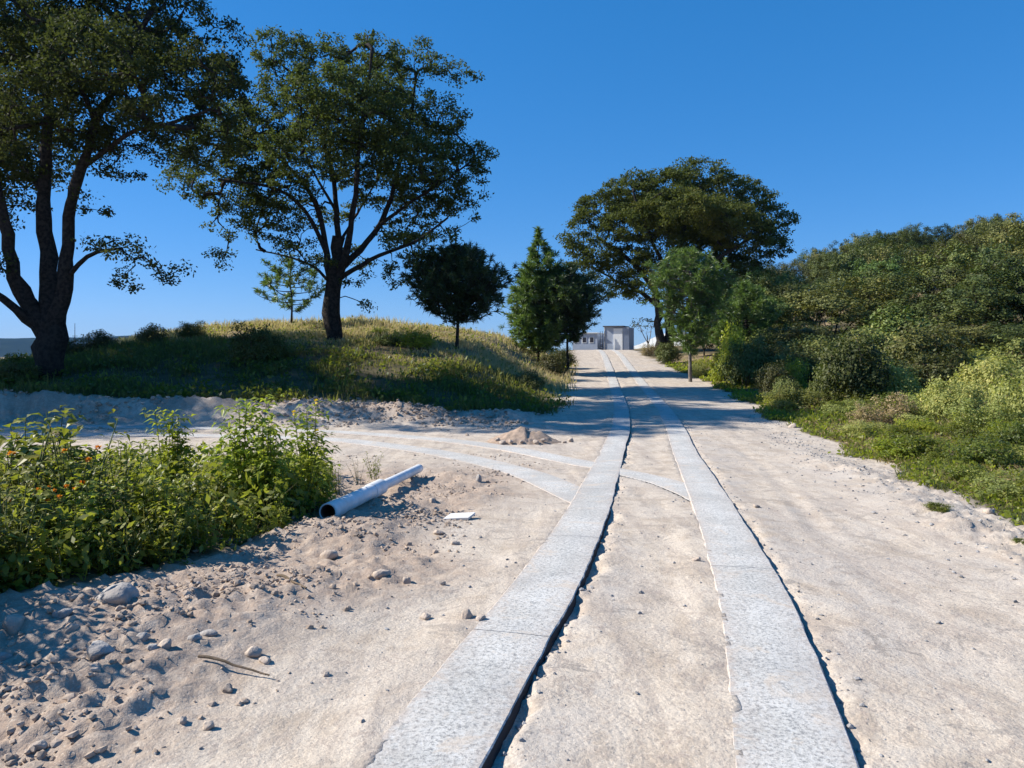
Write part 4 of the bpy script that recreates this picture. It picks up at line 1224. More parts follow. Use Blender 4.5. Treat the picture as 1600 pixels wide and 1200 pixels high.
def front_rank():
    hs = [7.6, 6.6, 8.2, 7.0, 8.6, 6.0]
    for px, pt, d, m, s, lab in FRONT:
        x = wx(px, d); z = h1(x, d)
        want = wz(pt, d) - z
        sc_ = want / hs[m]
        put_tree(TP[m], (x, d, z), random.uniform(0, 6.28), (max(s, sc_ * .85), max(s, sc_ * .85), sc_), 'broadleaf_tree', lab or 'tree of the wood just outside the right edge', 'tree')
front_rank()

def third(p, a=1200, b=1600):
    return ['left', 'middle', 'right'][int(np.clip((p - a) / (b - a) * 3, 0, 2))]
def hill_wood():
    labs = ['olive tree packed among others on the wooded hillside', 'low wide olive tree packed among others on the hillside', 'green tree packed among others on the wooded hillside',
            'wide green tree packed among others on the hillside', 'tall olive tree packed among others on the wooded hillside', 'small olive tree packed among others on the hillside']
    n = 0
    y = 50.
    while y < 175:
        step = 6.9 + (y - 50) * .03
        x = float(rx(y)) + 10
        while x < y * .86 + 4:
            X = x + random.uniform(-1.4, 1.4); Y = y + random.uniform(-1.6, 1.6)
            if X > 14 and not (Y < 62 and X < 15):
                u = random.random()
                k = [0, 1, 2, 3, 4, 5][int(random.random() * 6)]
                gr = float(fbm(np.array([X]), np.array([Y]), 2, .05, 9.)[0])
                k = random.choice([2, 3, 3, 4]) if gr > .2 else random.choice([0, 1, 4, 5, 0, 1, 3])
                s = random.uniform(.6, 1.15) if Y < 85 else random.uniform(.8, 1.35)
                px_ = 800 + FPX * X / Y
                skyl = np.interp(px_, [1100, 1240, 1300, 1340, 1400, 1440, 1500, 1560, 1620, 1760], [440, 402, 385, 368, 356, 350, 352, 342, 344, 335]) + random.choice([-7, 0, 4, 14, 26, 38])
                hmax = (wz(skyl, Y) - h1(X, Y) + .3) / [7, 6, 7.5, 6.5, 8, 5.5][k] / 1.03
                if hmax < .42 or px_ < 1125: x += step; continue
                s = min(hmax * random.uniform(.78, 1.0), 1.75)
                put_tree(TP[k], (X, Y, h1(X, Y) - .3), random.uniform(0, 6.28), (s * 1.02, s * 1.02, s), 'hillside_tree', labs[k].replace('packed among others on', 'on the %s %s part of' % ('skyline or uppermost' if Y > 110 else ('upper' if Y > 82 else ('middle' if Y > 64 else 'lower')), third(px_))), 'tree', 'trees of the hillside wood')
                n += 1
            x += step * random.uniform(.85, 1.15)
        y += step * .95
    return n
NHILL = hill_wood()

# shrubs: many stems from the ground, leaf clumps all the way down
def proto_shrub(seed, h, r, lm, size=.09, per=34, sp=.28, wid=.5, flat=.8):
    rr = random.Random(seed); lobes = []
    for k in range(7):
        a = rr.uniform(0, 6.28); q = rr.uniform(.1, .62) * r
        s = rr.uniform(.38, .55) * r
        hz = rr.uniform(.3, .78) * h
        lobes.append((math.cos(a) * q, math.sin(a) * q, hz, s, s, min(s * .9, h * .3), 1.))
    lobes.append((0, 0, .3 * h, r * .8, r * .8, h * .3, .8))
    T = lobe_points(lobes, sp); T = T[T[:, 2] > .05]
    limbs = []
    for k in range(6):
        a = k * 1.05 + rr.uniform(0, 1)
        limbs.append(([(math.cos(a) * .06, math.sin(a) * .06, -.1), (math.cos(a) * r * .2, math.sin(a) * r * .2, h * .3), (math.cos(a) * r * .45, math.sin(a) * r * .45, h * .6)], .012 * h + .006, .008))
    paths = grow(limbs, T, .004, .4)
    V, F, t = foliage(T, per, sp * .95, size, wid, flat, seed=seed * 2.3, var=.35, centre=(0, 0, h * .2))
    c = np_mesh('foliage', V, F, t); c.materials.append(lm)
    w = wood_mesh('stems', paths); w.materials.append(M_TWIG)
    return w, c
SP = {
 'green': proto_shrub(21, 2.0, 1.3, L_HILLG, .11, 46, .32),
 'bright': proto_shrub(22, 1.4, 1.0, L_BRIGHT, .10, 40, .28),
 'sage': proto_shrub(23, 1.7, 1.25, L_SAGE, .09, 48, .29),
 'sage2': proto_shrub(24, 1.4, 1.1, L_SAGE, .085, 46, .28),
 'dark': proto_shrub(25, 1.6, 1.15, L_HILL, .10, 46, .30),
 'dry': proto_shrub(26, 1.0, .9, L_DRY, .08, 30, .25),
 'weed': proto_shrub(27, .8, .75, L_WEED, .075, 40, .21),
}
SH = dict(green=2.0, bright=1.4, sage=1.7, sage2=1.4, dark=1.6, dry=1., weed=.8)
def shrub(kind, px, py_base, py_top, wpx, label, group=None, d=None, cat='shrub'):
    if d is None: x, d, z = at(px, py_base)
    else: x = wx(px, d); z = h1(x, d)
    hh = max(.15, wz(py_top, d) - z)
    w = wpx / FPX * d / 2
    r = dict(green=1.3, bright=1., sage=1.25, sage2=1.1, dark=1.15, dry=.9, weed=.75)[kind]
    put_tree(SP[kind], (x, d, z - .03), random.uniform(0, 6.28), (w / r, w / r, hh / SH[kind] / 1.02), 'shrub', label, cat, group, ('stems', 'foliage'))
SHRUBS = [
 # right side
 ('green', 1345, 640, 508, 130, 'tall rounded green shrub at the foot of the wood'),
 ('green', 1298, 632, 545, 80, 'lower green shrub leaning on the left of the tall rounded one'),
 ('sage', 1400, 640, 548, 100, 'grey-green shrub leaning on the right of the tall rounded one'),
 ('dark', 1215, 628, 560, 70, 'dark shrub in the shade at the road edge'),
 ('bright', 1238, 612, 560, 50, 'bright green shrub glowing out of the dark hollow'),
 ('dark', 1232, 635, 585, 60, 'low blue-green shrub in front of the dark hollow'),
 ('dark', 1165, 605, 520, 80, 'dark shrub below the dark pine on the right'),
 ('bright', 1150, 600, 505, 62, 'yellow-green shrub right of the pale pine trunk'),
 ('bright', 1125, 596, 545, 50, 'light green shrub at the foot of the slim pine'),
 ('sage', 1560, 650, 532, 150, 'large sage-green bush near the right edge'),
 ('sage', 1500, 665, 572, 115, 'sage-green bush left of the large one by the right edge'),
 ('sage2', 1605, 690, 570, 115, 'sage-green bush cut by the right edge of the photo'),
 ('sage2', 1450, 660, 605, 90, 'low sage bush in front of the small olive tree'),
 ('sage2', 1530, 690, 620, 100, 'low sage bush in front of the large sage bush'),
 ('dry', 1400, 665, 615, 80, 'brownish dry bush between the green shrub and the sage bushes'),
 ('dry', 1350, 668, 630, 60, 'small reddish dry bush at the foot of the tall green shrub'),
 ('weed', 1500, 690, 655, 60, 'dark green leafy weed clump below the sage bushes'),
 ('weed', 1590, 715, 650, 90, 'bright leafy weed clump at the right edge'),
 ('bright', 1580, 700, 655, 60, 'yellowish weed clump in front of the sage bush at the right'),
 ('weed', 1310, 650, 622, 50, 'low leafy clump left of the reddish dry bush'),
 ('dark', 1045, 568, 530, 46, 'dark shrub at the foot of the umbrella tree'),
 ('dry', 1016, 556, 538, 34, 'brown dry clump on the right bank near the cabin'),
 ('sage2', 1095, 590, 560, 40, 'pale shrub beside the base of the slim pine'),
 ('dark', 1195, 600, 530, 70, 'dark shrub deep in shade under the front trees'),
 ('dark', 1262, 600, 545, 60, 'dark shrub left of the tall rounded green one'),
 ('green', 1460, 600, 560, 90, 'green shrub in the dark hollow behind the sage bushes'),
 # left side, on the mound
 ('dark', 392, 568, 498, 80, 'large dark shrub on the mound left of the thin pine'),
 ('dark', 430, 560, 515, 60, 'dark shrub leaning on the right of the large dark one'),
 ('bright', 650, 545, 512, 74, 'bright green shrub lit on top between oak and dark pine'),
 ('green', 610, 540, 520, 50, 'low green shrub right of the oak trunk'),
 ('bright', 590, 528, 510, 40, 'yellow-green weed clump right of the oak trunk'),
 ('bright', 838, 535, 512, 44, 'bright clump below the pointed pine'),
 ('dark', 862, 590, 545, 60, 'dark shrub at the road corner of the mound'),
 ('dark', 880, 575, 540, 50, 'dark shrub under the leaning pine'),
 ('dark', 830, 610, 575, 60, 'dark low shrub above the dirt bank near the road'),
 ('dark', 160, 550, 512, 60, 'dark shrub on the ridge right of the forked oak'),
 ('dark', 110, 560, 525, 60, 'dark shrub right behind the forked oak trunk'),
 ('dark', 235, 540, 503, 60, 'spiky dark shrub on the ridge line at the left'),
 ('dark', 20, 600, 560, 80, 'dark shrub at the left edge beside the forked oak'),
 ('weed', 30, 580, 548, 60, 'leafy clump at the left edge in front of the distant hills'),
 ('dark', 300, 530, 498, 50, 'dark shrub on the ridge between the spiky one and the large one'),
]
for s_ in SHRUBS: shrub(*s_)
# tight undergrowth at the foot of the wood
def undergrowth():
    k = 0
    while k < 60:
        y = random.uniform(26, 50); x = float(rx(y)) + random.uniform(4.6, 22)
        if x > y * .78: continue
        kind = random.choice(['dark', 'green', 'dark', 'sage', 'dark']); where = third(800 + FPX * x / y, 1100, 1600) + (' back' if y > 38 else ' front')
        s = random.uniform(.8, 1.5)
        put_tree(SP[kind], (x, y, h1(x, y) - .05), random.uniform(0, 6.28), (s * 1.2, s * 1.2, s * random.uniform(.8, 1.2)), 'shrub',
                 {'dark': 'dark shrub in the undergrowth along the foot of the wood', 'green': 'green shrub in the undergrowth along the foot of the wood', 'sage': 'grey-green shrub in the undergrowth along the foot of the wood'}[kind] + ', ' + where + ' part',
                 'shrub', 'undergrowth shrubs along the foot of the wood', ('stems', 'foliage')); k += 1
undergrowth()

# ------------------------------------------------------------------ grass (stuff)
def grass_mound():
    n = 420000
    y = 20.4 + 30 * rng.random(n) ** 1.25; x = -30 + 38 * rng.random(n)
    m, w, v, dl, dr = zones(x, y)
    patch = fbm(x, y, 4, .8, 90.)
    keep = (rng.random(n) < m * np.clip(.55 + patch * 1.6, .06, 1) * np.clip(34 / y, .4, 1)) & (np.abs(x / y) < .85)
    x, y, patch = x[keep], y[keep], patch[keep]
    x, y = x[:190000], y[:190000]
    z = H(x, y, False)
    g = fbm(x, y, 3, .35, 95.)
    h = (.13 + .34 * rng.random(len(x)) ** 2) * np.clip(.8 + g * 1.3, .35, 1.6)
    dry = np.clip(S((y - 29 + np.clip(x + 9, 0, 8) * .45 - 5 * g) / 4), 0, 1)
    t = np.clip(.10 + g * .35 + rng.normal(size=len(x)) * .12 + dry * .88, 0, 1)
    V, F = blades(np.stack([x, y, z - .02], 1), h, .016 + .0006 * y, .6)
    me = Acc(); me.add(V, F, t)
    o = link('mound_grass', me.mesh('mound_grass'), L_GRASS); tag(o, 'long grass over the mound, green in front and dry on the crest', None, None, 'stuff')
    # broad low leaves
    k = rng.random(len(x)) < .22 * (1 - .8 * dry)
    P = np.stack([x[k], y[k], z[k] + .05 + .25 * rng.random(k.sum()) ** 1.5], 1)
    V, F = leaf_quads(P, .15, .55, 1.2)
    t2 = np.clip(.25 + g[k] * .5 + rng.normal(size=k.sum()) * .15 + .2 * dry[k], 0, 1)
    o = link('mound_weeds', np_mesh('mound_weeds', V, F, t2), L_WEED); tag(o, 'low leafy weeds mixed with the grass of the mound', None, None, 'stuff')
grass_mound()
def verge_grass():
    n = 620000
    y = 4.0 + 44 * rng.random(n) ** 1.7; x = rx(y) + 2.2 + (rng.random(n) ** .9) * (4 + y * .55)
    m, w, v, dl, dr = zones(x, y)
    patch = fbm(x, y, 4, 1.1, 100.); bald = fbm(x, y, 4, .45, 61.)
    edge = np.exp(-((dr - .5) / .55) ** 2)
    keep = (rng.random(n) < v * np.clip(.30 + patch * 1.5 + .75 * edge - 1.7 * np.maximum(bald, 0) * (1 - edge), .05, 1)) & (x / y < .80)
    x, y, dr, edge, bald, patch = [a[keep][:230000] for a in (x, y, dr, edge, bald, patch)]
    z = H(x, y, False)
    h = (.04 + .14 * rng.random(len(x)) ** 1.6) * (1 + .9 * S((dr - 1) / 3)) * np.clip(.8 + patch, .5, 1.6)
    t = np.clip(.38 + .28 * rng.normal(size=len(x)) * .6 + .50 * S((bald * 2.6 + .25)) * S(dr / 1.5) - .06 * edge, 0, 1)
    half = rng.random(len(x)) < .55
    V, F = blades(np.stack([x, y, z - .01], 1)[half], h[half] * 1.2, .007 + .0008 * y[half], .9)
    me = Acc(); me.add(V, F, t[half])
    o = link('verge_grass', me.mesh('verge_grass'), L_GRASS); tag(o, 'green and straw-coloured grass on the right verge', None, None, 'stuff')
    k = ~half
    P = np.stack([x[k], y[k], z[k] + h[k] * rng.random(k.sum()) * 1.1], 1)
    V, F = leaf_quads(P, (.032 + .0035 * y[k]), .6, 1.0)
    o = link('verge_weeds', np_mesh('verge_weeds', V, F, np.clip(t[k] * .9 + .14, 0, 1)), L_BRIGHT); tag(o, 'creeping leafy weeds on the right verge', None, None, 'stuff')
    # dead brown litter over the bare parts
    n = 55000
    y = 6 + 18 * rng.random(n) ** 1.3; x = rx(y) + 3.2 + rng.random(n) * (3 + y * .4)
    b = fbm(x, y, 4, .45, 61.); kk = (b > -.03) & (rng.random(n) < .8) & (x / y < .8); x, y = x[kk], y[kk]
    P = np.stack([x, y, H(x, y, False) + .01 + .10 * rng.random(len(x)) ** 2], 1)
    V, F = leaf_quads(P, .03 + .004 * y, .28, .3)
    o = link('dry_litter', np_mesh('dry_litter', V, F, rng.random(len(x))), L_DRY); tag(o, 'brown dead stems and litter on the right verge', None, None, 'stuff')
verge_grass()

def verge_clumps():
    k = 0
    while k < 46:
        y = 7 + 17 * random.random() ** 1.2; x = float(rx(y)) + 3.4 + random.random() * (1.5 + y * .34)
        if x / y > .76: continue
        kind = random.choice(['weed', 'weed', 'sage2', 'dry', 'bright', 'weed'])
        s = random.uniform(.22, .5) * (1 + (y - 7) * .045)
        put_tree(SP[kind], (x, y, h1(x, y) - .02), random.uniform(0, 6.28), (s * 1.3, s * 1.3, s * .8 / (SH[kind] * .9)), 'weed_clump',
                 {'weed': 'low leafy weed clump on the right verge', 'sage2': 'low grey-green clump on the right verge', 'dry': 'low brown dry clump on the right verge', 'bright': 'low bright green clump on the right verge'}[kind] + ('' if y < 11 else (' halfway along' if y < 16 else ' at its far end')) + (' beside the road' if x < rx(y) + 5 else ' near the shrubs'),
                 'weeds', 'low clumps scattered over the right verge', ('stems', 'foliage')); k += 1
    for px, py, w, lab in [(1465, 798, 46, 'tiny tuft of weeds alone on the gravel bank'), (1595, 850, 30, 'weed tuft at the right edge on the bank'), (700, 641, 24, 'weed tuft growing on the dirt bank at the foot of the mound')]:
        x, y, z = at(px, py); s = w / FPX * y / 1.5
        put_tree(SP['weed'], (x, y, z), 1., (s, s, s * .55), 'weed_clump', lab, 'weeds', None, ('stems', 'foliage'))
verge_clumps()

# ------------------------------------------------------------------ weed patch in the left foreground
def weed_plant(seed, h, nst, leaf, mat, spread=.28, flowers=0, fmat=None, droop=.3, upr=.9, dens=1., wid=.42):
    """upright leafy weed: stems, leaves; flower heads as separate meshes"""
    r_ = np.random.default_rng(seed)
    paths = []; P = []; D = []; Sz = []; tips = []
    for s in range(nst):
        a = r_.uniform(0, 6.28); lean = r_.uniform(.05, 1) * spread * h
        hh = h * r_.uniform(.62, 1.) if s else h
        base = np.array([math.cos(a) * .05, math.sin(a) * .05, -.03])
        end = np.array([math.cos(a) * lean, math.sin(a) * lean, hh])
        mid = (base + end) / 2 + np.array([math.cos(a), math.sin(a), 0]) * -.12 * lean
        c = bezier(base, mid, end, 8); paths.append((c, np.linspace(.008, .003, 8)))
        tips.append(end)
        n = int(hh / .028 * dens)
        for k in range(n):
            f = .08 + .92 * (k + .5) / n
            q = np.array([np.interp(f, np.linspace(0, 1, 8), c[:, i]) for i in range(3)])
            b = k * 2.4 + r_.uniform(-.5, .5)
            sz = leaf * (1.1 - .38 * f) * r_.uniform(.7, 1.25)
            dd = np.array([math.cos(b), math.sin(b), r_.uniform(.0, upr)])
            st = r_.uniform(.01, .09) * (1.2 - f)
            P.append(q + dd * st); D.append(dd); Sz.append(sz)
            if k % 2 == 0:
                # side shoot with a few leaves
                for e in range(2):
                    d2 = dd + r_.normal(size=3) * .7
                    P.append(q + dd * (st + sz * .9)); D.append(d2); Sz.append(sz * .7)
    global rng
    V, F = leaf_folded(np.array(P), np.array(D), np.array(Sz), wid, droop)
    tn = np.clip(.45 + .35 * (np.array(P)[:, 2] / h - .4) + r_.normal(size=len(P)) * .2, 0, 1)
    lm = np_mesh('leaves', V, F, np.repeat(tn, 4)); lm.materials.append(mat)
    w = wood_mesh('stems', paths, .05); w.materials.append(L_stem)
    fl = []
    for k in range(flowers):
        if k < len(tips): c = tips[k] + np.array([0, 0, .01])
        else: q = P[int(r_.integers(len(P) // 2, len(P)))]; c = q + np.array([0, 0, .05])
        fl.append(c)
    fm = None
    if flowers:
        n = 16; dirs = unit(r_.normal(size=(n, 3)) + [0, 0, .8])
        V, F = leaf_quads(dirs * .006, .024, .8, .2, dirs, .15)
        fm = np_mesh('flower', V, F, r_.random(n)); fm.materials.append(fmat)
    return dict(stems=w, leaves=lm, fl=fl, fm=fm, h=h)
L_stem = simple_mat('green weed stem', (.10, .13, .05), (.07, .09, .035), 20, .8, .2, .002, obj=False)
def put_weed(p, x, y, h, label, group=None, w=1.):
    s = h / p['h']
    r = thing('weed_plant', (x, y, h1(x, y) - .01), label, 'weed', group, random.uniform(0, 6.28), (s * w, s * w, s))
    link('stems', p['stems'], None, r); link('leaves', p['leaves'], None, r)
    for c in p['fl']:
        o = link('flower', p['fm'], None, r); o.location = tuple(c)
    return r
WP = dict(
 tall=weed_plant(1, 1.15, 7, .15, L_BRIGHT, .15, 0, None, .35, .7, 1.4),
 tall2=weed_plant(2, 1.1, 8, .125, L_BRIGHT, .20, 3, L_YELLOW, .4, .6, 1.3),
 broad=weed_plant(3, .8, 7, .17, L_WEED, .45, 0, None, .3, .8, .7, .6),
 lantana=weed_plant(4, .75, 9, .095, L_BRIGHT, .55, 4, L_ORANGE, .2, .8, .8, .6),
 fine=weed_plant(5, .7, 9, .10, L_WEED, .5, 0, None, .3, 1.0, .8, .42),
 bushy=weed_plant(6, .85, 9, .125, L_BRIGHT, .5, 0, None, .3, .9, .8, .5),
 dry=weed_plant(7, .7, 7, .055, L_DRY, .5, 0, None, .3, 1.0, .9, .3),
 low=weed_plant(8, .32, 7, .07, L_BRIGHT, .9, 0, None, .25, .7, 1.1, .6),
)
WEEDS = [  # kind, px, distance, top py, width factor, label
 ('tall', 268, 7.9, 640, 1.05, 'tall narrow leafy weed standing free left of centre in the thicket'),
 ('tall', 388, 7.6, 622, 1.25, 'tallest broad-leaved weed in the middle of the thicket'),
 ('tall', 420, 7.4, 655, 1.1, 'leafy weed right beside the tallest one'),
 ('tall2', 487, 8.2, 628, 1.25, 'tall weed with yellow flowers at the right end of the thicket'),
 ('bushy', 468, 7.9, 690, 1.1, 'bushy weed at the foot of the yellow-flowered one'),
 ('broad', 350, 7.2, 720, 1., 'broad-leaved weed below the tallest one'),
 ('tall', 200, 6.8, 690, 1.2, 'leafy weed left of the free-standing tall one'),
 ('broad', 75, 9.0, 640, 1.2, 'dark broad-leaved weed at the back left of the thicket'),
 ('broad', 35, 8.6, 655, 1.2, 'dark leafy weed by the left edge at the back'),
 ('broad', 120, 8.4, 668, 1.2, 'rounded dark weed at the back of the thicket'),
 ('lantana', 30, 6.4, 705, 1.2, 'orange-flowered bush at the left edge of the thicket'),
 ('lantana', 100, 6.2, 700, 1.2, 'orange-flowered bush second from the left edge'),
 ('lantana', 60, 5.5, 760, 1.2, 'orange-flowered bush low at the left edge'),
 ('lantana', 10, 5.3, 780, 1.2, 'red-orange flowered bush cut by the left edge'),
 ('bushy', 150, 5.8, 745, 1.2, 'bright bushy weed in the front left of the thicket'),
 ('bushy', 230, 6.6, 745, 1.1, 'bright bushy weed in the front middle of the thicket'),
 ('bushy', 95, 5.1, 800, 1.1, 'bushy weed at the front foot of the thicket, far left'),
 ('fine', 300, 6.7, 765, 1., 'fine-leaved yellowish weed in the front of the thicket'),
 ('fine', 180, 5.4, 800, 1.1, 'fine-leaved weed above the big flat boulder'),
 ('dry', 330, 7.0, 742, 1., 'brown dry weed between the leafy ones'),
 ('dry', 440, 7.6, 760, .9, 'brown dry weed left of the pipe mouth'),
 ('tall2', 435, 7.2, 735, .8, 'leafy weed in front of the pipe mouth'),
 ('bushy', 390, 6.8, 775, .9, 'bushy weed at the right front of the thicket'),
 ('fine', 240, 5.7, 815, 1., 'fine-leaved weed at the front rim beside the rubble'),
 ('dry', 530, 9.3, 715, .9, 'orange-brown dry weed behind the pipe'),
 ('dry', 560, 9.9, 712, .9, 'thin dry weed behind the middle of the pipe'),
 ('fine', 585, 10.2, 704, .7, 'pale grassy tuft behind the far half of the pipe'),
 ('low', 300, 6.05, 852, .5, 'low yellow-green sprig on the rubble rim'),
 ('low', 375, 6.45, 822, .9, 'low creeping leafy sprig at the thicket rim'),
 ('low', 420, 6.75, 812, .9, 'low creeping sprig right of the other at the thicket rim'),
 ('low', 285, 5.75, 870, .6, 'lowest small sprig in front of the thicket'),
]
OUT = [(-4.25, 4.45, 1.55, 'dark bush just outside the left edge of the photo, nearest the camera but one'), (-4.0, 3.75, 1.35, 'dark bush just outside the left edge of the photo, nearest the camera'), (-5.2, 5.6, 1.7, 'tall dark bush just outside the left edge of the photo, in the thicket'), (-3.9, 3.0, .8, 'low bush outside the lower left corner of the photo')]
for x_, y_, h_, lab_ in OUT:
    put_tree(SP['dark'], (x_, y_, h1(x_, y_) - .03), random.uniform(0, 6.28), (h_ / 1.9, h_ / 1.9, h_ / 1.6), 'shrub', lab_, 'shrub', None, ('stems', 'foliage'))
def weeds():
    for kind, px, d, pt, w, lab in WEEDS:
        x = wx(px, d); h = wz(pt, d) - h1(x, d)
        put_weed(WP[kind], x, d, h, lab, None, w)
    labs = {'bushy': 'bushy weed in the crowded thicket', 'fine': 'fine-leaved weed in the crowded thicket', 'lantana': 'small orange-flowered weed in the crowded thicket', 'broad': 'broad-leaved weed in the crowded thicket', 'dry': 'dry brown weed in the crowded thicket', 'tall2': 'yellow-flowered weed in the crowded thicket'}
    k = 0
    while k < 175:
        y = random.uniform(2.1, 11.2) if k % 3 else random.uniform(3.4, 6.6); x = random.uniform(-7.8, -1.9) if k % 3 else random.uniform(-4.6, -2.1)
        m, w, v, dl, dr = zones(np.array([x]), np.array([y]))
        if w[0] < .75: continue
        zz = float(fbm(np.array([x]), np.array([y]), 2, .55, 19.)[0])
        kind = random.choice(['bushy', 'bushy', 'fine', 'broad', 'fine', 'lantana' if x / y < -.42 else 'bushy'] if zz > -.12 else ['dry', 'fine', 'broad', 'dry', 'fine'])
        hmax = .62 + .08 * (y - 5) - .22 * S((y - 8.5) / 2.5) 
        hmax *= float(S((x + 8.) * 0 + 1))
        edge = float(np.interp(x, [-8, -3.9, -3.2, -2.9, -2.45, -2.1, -1.75], [2.0, 2.5, 3.7, 4.7, 5.7, 6.6, 8.9]))
        hmax *= .85 + .35 * float(fbm(np.array([x]), np.array([y]), 2, .9, 7.)[0]) * 2
        if x < -2.1 and y < 6.6: hmax *= 1.4
        else: hmax *= .55 + .45 * float(S((y - edge) / .9))
        if x / y > -.56: hmax *= .86
        # keep the view of the side track open beyond the thicket
        hmax = min(hmax, max(.22, EYE + .1 - 150 / FPX * y))
        put_weed(WP[kind], x, y, hmax * random.choice([.55, .7, .8, .9, 1.0, 1.1, 1.25]), labs[kind] + ', ' + ('front' if y < 5.5 else ('middle' if y < 8 else 'back')) + ' row, ' + third(800 + FPX * x / y, 0, 520) + ' part', 'crowded weeds of the left thicket', 1.05); k += 1
    # the mat of leaves underneath
    n = 90000
    y = rng.uniform(3.2, 11.5, n); x = rng.uniform(-8, -1.6, n)
    m, w, v, dl, dr = zones(x, y)
    keep = rng.random(n) < w * .42
    x, y, w = x[keep], y[keep], w[keep]
    P = np.stack([x, y, H(x, y, False) + .45 * rng.random(len(x)) ** 1.3 * w], 1)
    V, F = leaf_quads(P, .085, .45, .8)
    t = np.clip(.45 + .5 * fbm(x, y, 3, 1.2, 44.) + rng.normal(size=len(x)) * .15, 0, 1)
    o = link('thicket_undergrowth', np_mesh('thicket_undergrowth', V, F, t), L_WEED); tag(o, 'mat of small leaves and stalks under the thicket weeds', None, None, 'stuff')
    k = rng.random(len(x)) < .08
    V, F = blades(np.stack([x[k], y[k], H(x[k], y[k], False)], 1), .2 + .4 * rng.random(k.sum()), .006, .7)
    A = Acc(); A.add(V, F, np.clip(.5 + rng.normal(size=k.sum()) * .25, 0, 1))
    o = link('thicket_stalks', A.mesh('thicket_stalks'), L_GRASS); tag(o, 'thin stalks and grass in the weed thicket', None, None, 'stuff')
weeds()

# ------------------------------------------------------------------ cabin and walls at the top of the road
M_WALLSHADE = simple_mat('white sheet shaded blue-grey', (.42, .47, .56), (.38, .43, .51), 2, .6, .2, .01)  # white walls on their shaded face; the shade is put into this blue-grey
M_WALLW = simple_mat('white painted sheet', (.88, .88, .86), (.82, .82, .80), 2, .6, .2, .01)
M_ROOF = simple_mat('dark roof sheet', (.10, .10, .12), (.07, .07, .08), 4, .7, .3, .01)
M_DARK = simple_mat('dark opening', (.05, .055, .07), (.03, .03, .04), 4, .7, .3, .01)
def bxo(name, x0, x1, y0, y1, z0, z1, mat, parent):
    V, F = box_vf(x0, x1, y0, y1, z0, z1)
    return link(name, np_mesh(name, V, F), mat, parent)
def cabin():
    turn = (0, 0, R(-20))
    d = 74.
    X = lambda p: wx(p, d); z0 = h1(X(965), d) - .1
    top = wz(511, d) - z0
    c0 = X(945); c1 = X(983)
    t = thing('site_cabin', (c0, d, z0), 'white flat-roofed cabin at the top of the road with a bright door panel', 'cabin')
    W = c1 - c0
    a, b = X(959) - c0, X(973) - c0
    t.rotation_euler = turn
    bxo('wall', 0, a - .003, 0, 2.6, 0, top, M_WALLSHADE, t)
    bxo('door', a, b, -.06, .06, .1, top - .15, M_WALLW, t)
    bxo('wall', a, b, .07, 2.6, 0, top - .003, M_WALLSHADE, t)
    bxo('wall', b + .003, W, 0, 2.6, 0, top - .05, M_WALLSHADE, t)
    bxo('roof', -.15, b + .15, -.25, 2.8, top + .003, top + .11, M_ROOF, t)
    bxo('corner_post', -.06, -.003, -.05, .05, 0, top, M_WALLW, t)
    for k in range(6):
        bxo('rib', b + .12 + k * .1, b + .14 + k * .1, -.03, -.002, .05, top - .1, M_WALLSHADE, t)
    # lower white building on the left, half hidden by the pine
    e0 = X(896) ; e1 = X(936); z1 = h1(X(915), d + 1) - .1; tp = wz(521, d + 1) - z1
    t = thing('low_building', (e0, d + 1, z1), 'low white building with small windows left of the cabin, behind the pine', 'building')
    t.rotation_euler = turn
    bxo('wall', 0, e1 - e0, 0, 3, 0, tp, M_WALLSHADE, t)
    bxo('roof', -.1, e1 - e0 + .1, -.15, 3.1, tp + .003, tp + .08, M_WALLW, t)
    for k in range(3):
        w = bxo('window', .25 + k * .75, .7 + k * .75, -.03, -.002, tp * .45, tp * .8, M_WALLW, t)
        bxo('pane', .29 + k * .75, .66 + k * .75, -.036, -.0305, tp * .48, tp * .77, M_DARK, w)
    # scaffold frame between the two
    g0 = X(937); t = thing('steel_frame', (g0, d - .3, z0), 'open steel frame rack between the low building and the cabin', 'rack')
    for k in range(3): bxo('post', k * .22, k * .22 + .04, 0, .04, 0, top * .82, M_DARK, t)
    for k in range(4): bxo('rail', .045, .215, .005, .035, .3 + k * .45, .34 + k * .45, M_WALLW, t)
    # long white wall beyond, sloping top
    f = 90.; a0, a1 = wx(985, f), wx(1075, f); zz = h1(wx(1030, f), f) - .3
    V = []; A = Acc()
    tl, tr = wz(541, f) - zz, wz(521, f) - zz
    n = 12
    t = thing('white_wall', (a0, f, zz), 'long low white wall with rising top right of the cabin', 'wall'); t.rotation_euler = (0, 0, R(-35))
    for k in range(n):
        u0, u1 = k / n * (a1 - a0), (k + 1) / n * (a1 - a0) - .03
        h0, h1_ = tl + (tr - tl) * S(k / n * 1.4), tl + (tr - tl) * S((k + 1) / n * 1.4)
        V = np.array([[u0, 0, 0], [u1, 0, 0], [u1, .2, 0], [u0, .2, 0], [u0, 0, h0], [u1, 0, h1_], [u1, .2, h1_], [u0, .2, h0]], float)
        F = np.array([[0, 3, 2, 1], [4, 5, 6, 7], [0, 1, 5, 4], [1, 2, 6, 5], [2, 3, 7, 6], [3, 0, 4, 7]])
        link('panel', np_mesh('panel', V, F), M_WALLW, t)
cabin()

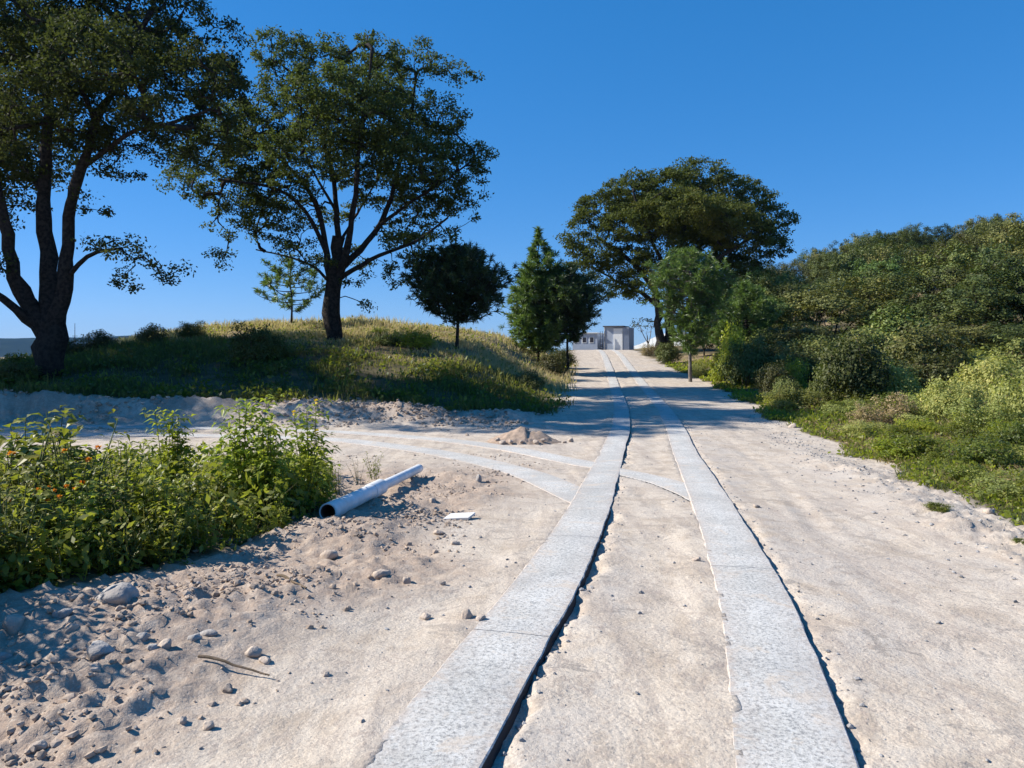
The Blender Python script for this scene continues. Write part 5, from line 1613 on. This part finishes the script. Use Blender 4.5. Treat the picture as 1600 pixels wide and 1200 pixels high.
# ------------------------------------------------------------------ far hills, mast
def far_hills():
    M = simple_mat('distant wooded hills', (.010, .020, .014), (.020, .032, .020), .01, 1., .8, 5., obj=False)
    n = 160; k = 14
    xs = np.linspace(-2600, 900, n)
    prof = 34 + 22 * fbm(xs, xs * 0, 5, .0016, 3.) + np.interp(xs, [-2600, -1800, -1250, -600, 900], [20, 18, 8, -22, -40])
    rows = []
    for j in range(k):
        f = j / (k - 1)
        hh = -30 + (prof + 30) * math.sin(f * math.pi / 2)
        hh = hh + 5 * fbm(xs, xs * 0 + j * 37, 4, .006, 9.) * math.sin(f * math.pi)
        rows.append(np.stack([xs, 2300 + f * 500 + 60 * fbm(xs, xs * 0 + j, 2, .002, 5.), hh], 1))
    V = np.concatenate(rows)
    i = np.arange(k - 1)[:, None] * n; j = np.arange(n - 1)[None, :]
    F = np.stack([i + j, i + j + 1, i + n + j + 1, i + n + j], -1).reshape(-1, 4)
    o = link('distant_hills', np_mesh('distant_hills', V, F, None, True), M); tag(o, kind='structure')
far_hills()
def mast():
    d = 70.; x = wx(117, d); z = h1(x, d)
    t = thing('mast', (x, d, z), 'thin distant mast rising over the ridge right of the forked oak', 'mast')
    h = wz(505, d) - z
    V, F = tube([(0, 0, 0), (0, 0, h / 2), (0, 0, h)], [.05, .04, .02], 6); link('pole', np_mesh('pole', V, F), M_DARK, t)
    V, F = box_vf(-.25, .25, -.02, .02, h * .8, h * .8 + .04); link('crossarm', np_mesh('crossarm', V, F), M_DARK, t)
mast()

def haze():
    V, F = box_vf(-4200, 4200, -90, 3400, -48, 110)
    m, nt, out = new_mat('haze')
    v = N(nt, 'ShaderNodeVolumePrincipled'); v.inputs['Density'].default_value = .00006
    v.inputs['Color'].default_value = (.28, .55, 1, 1); v.inputs['Anisotropy'].default_value = .0
    LK(nt, v.outputs[0], out.inputs['Volume'])
    o = link('haze', np_mesh('haze', V, F), m); tag(o, kind='stuff')
HAZE = True
if HAZE: haze()
print('hill trees', NHILL, 'tris', sum(len(m.polygons) for m in bpy.data.meshes))
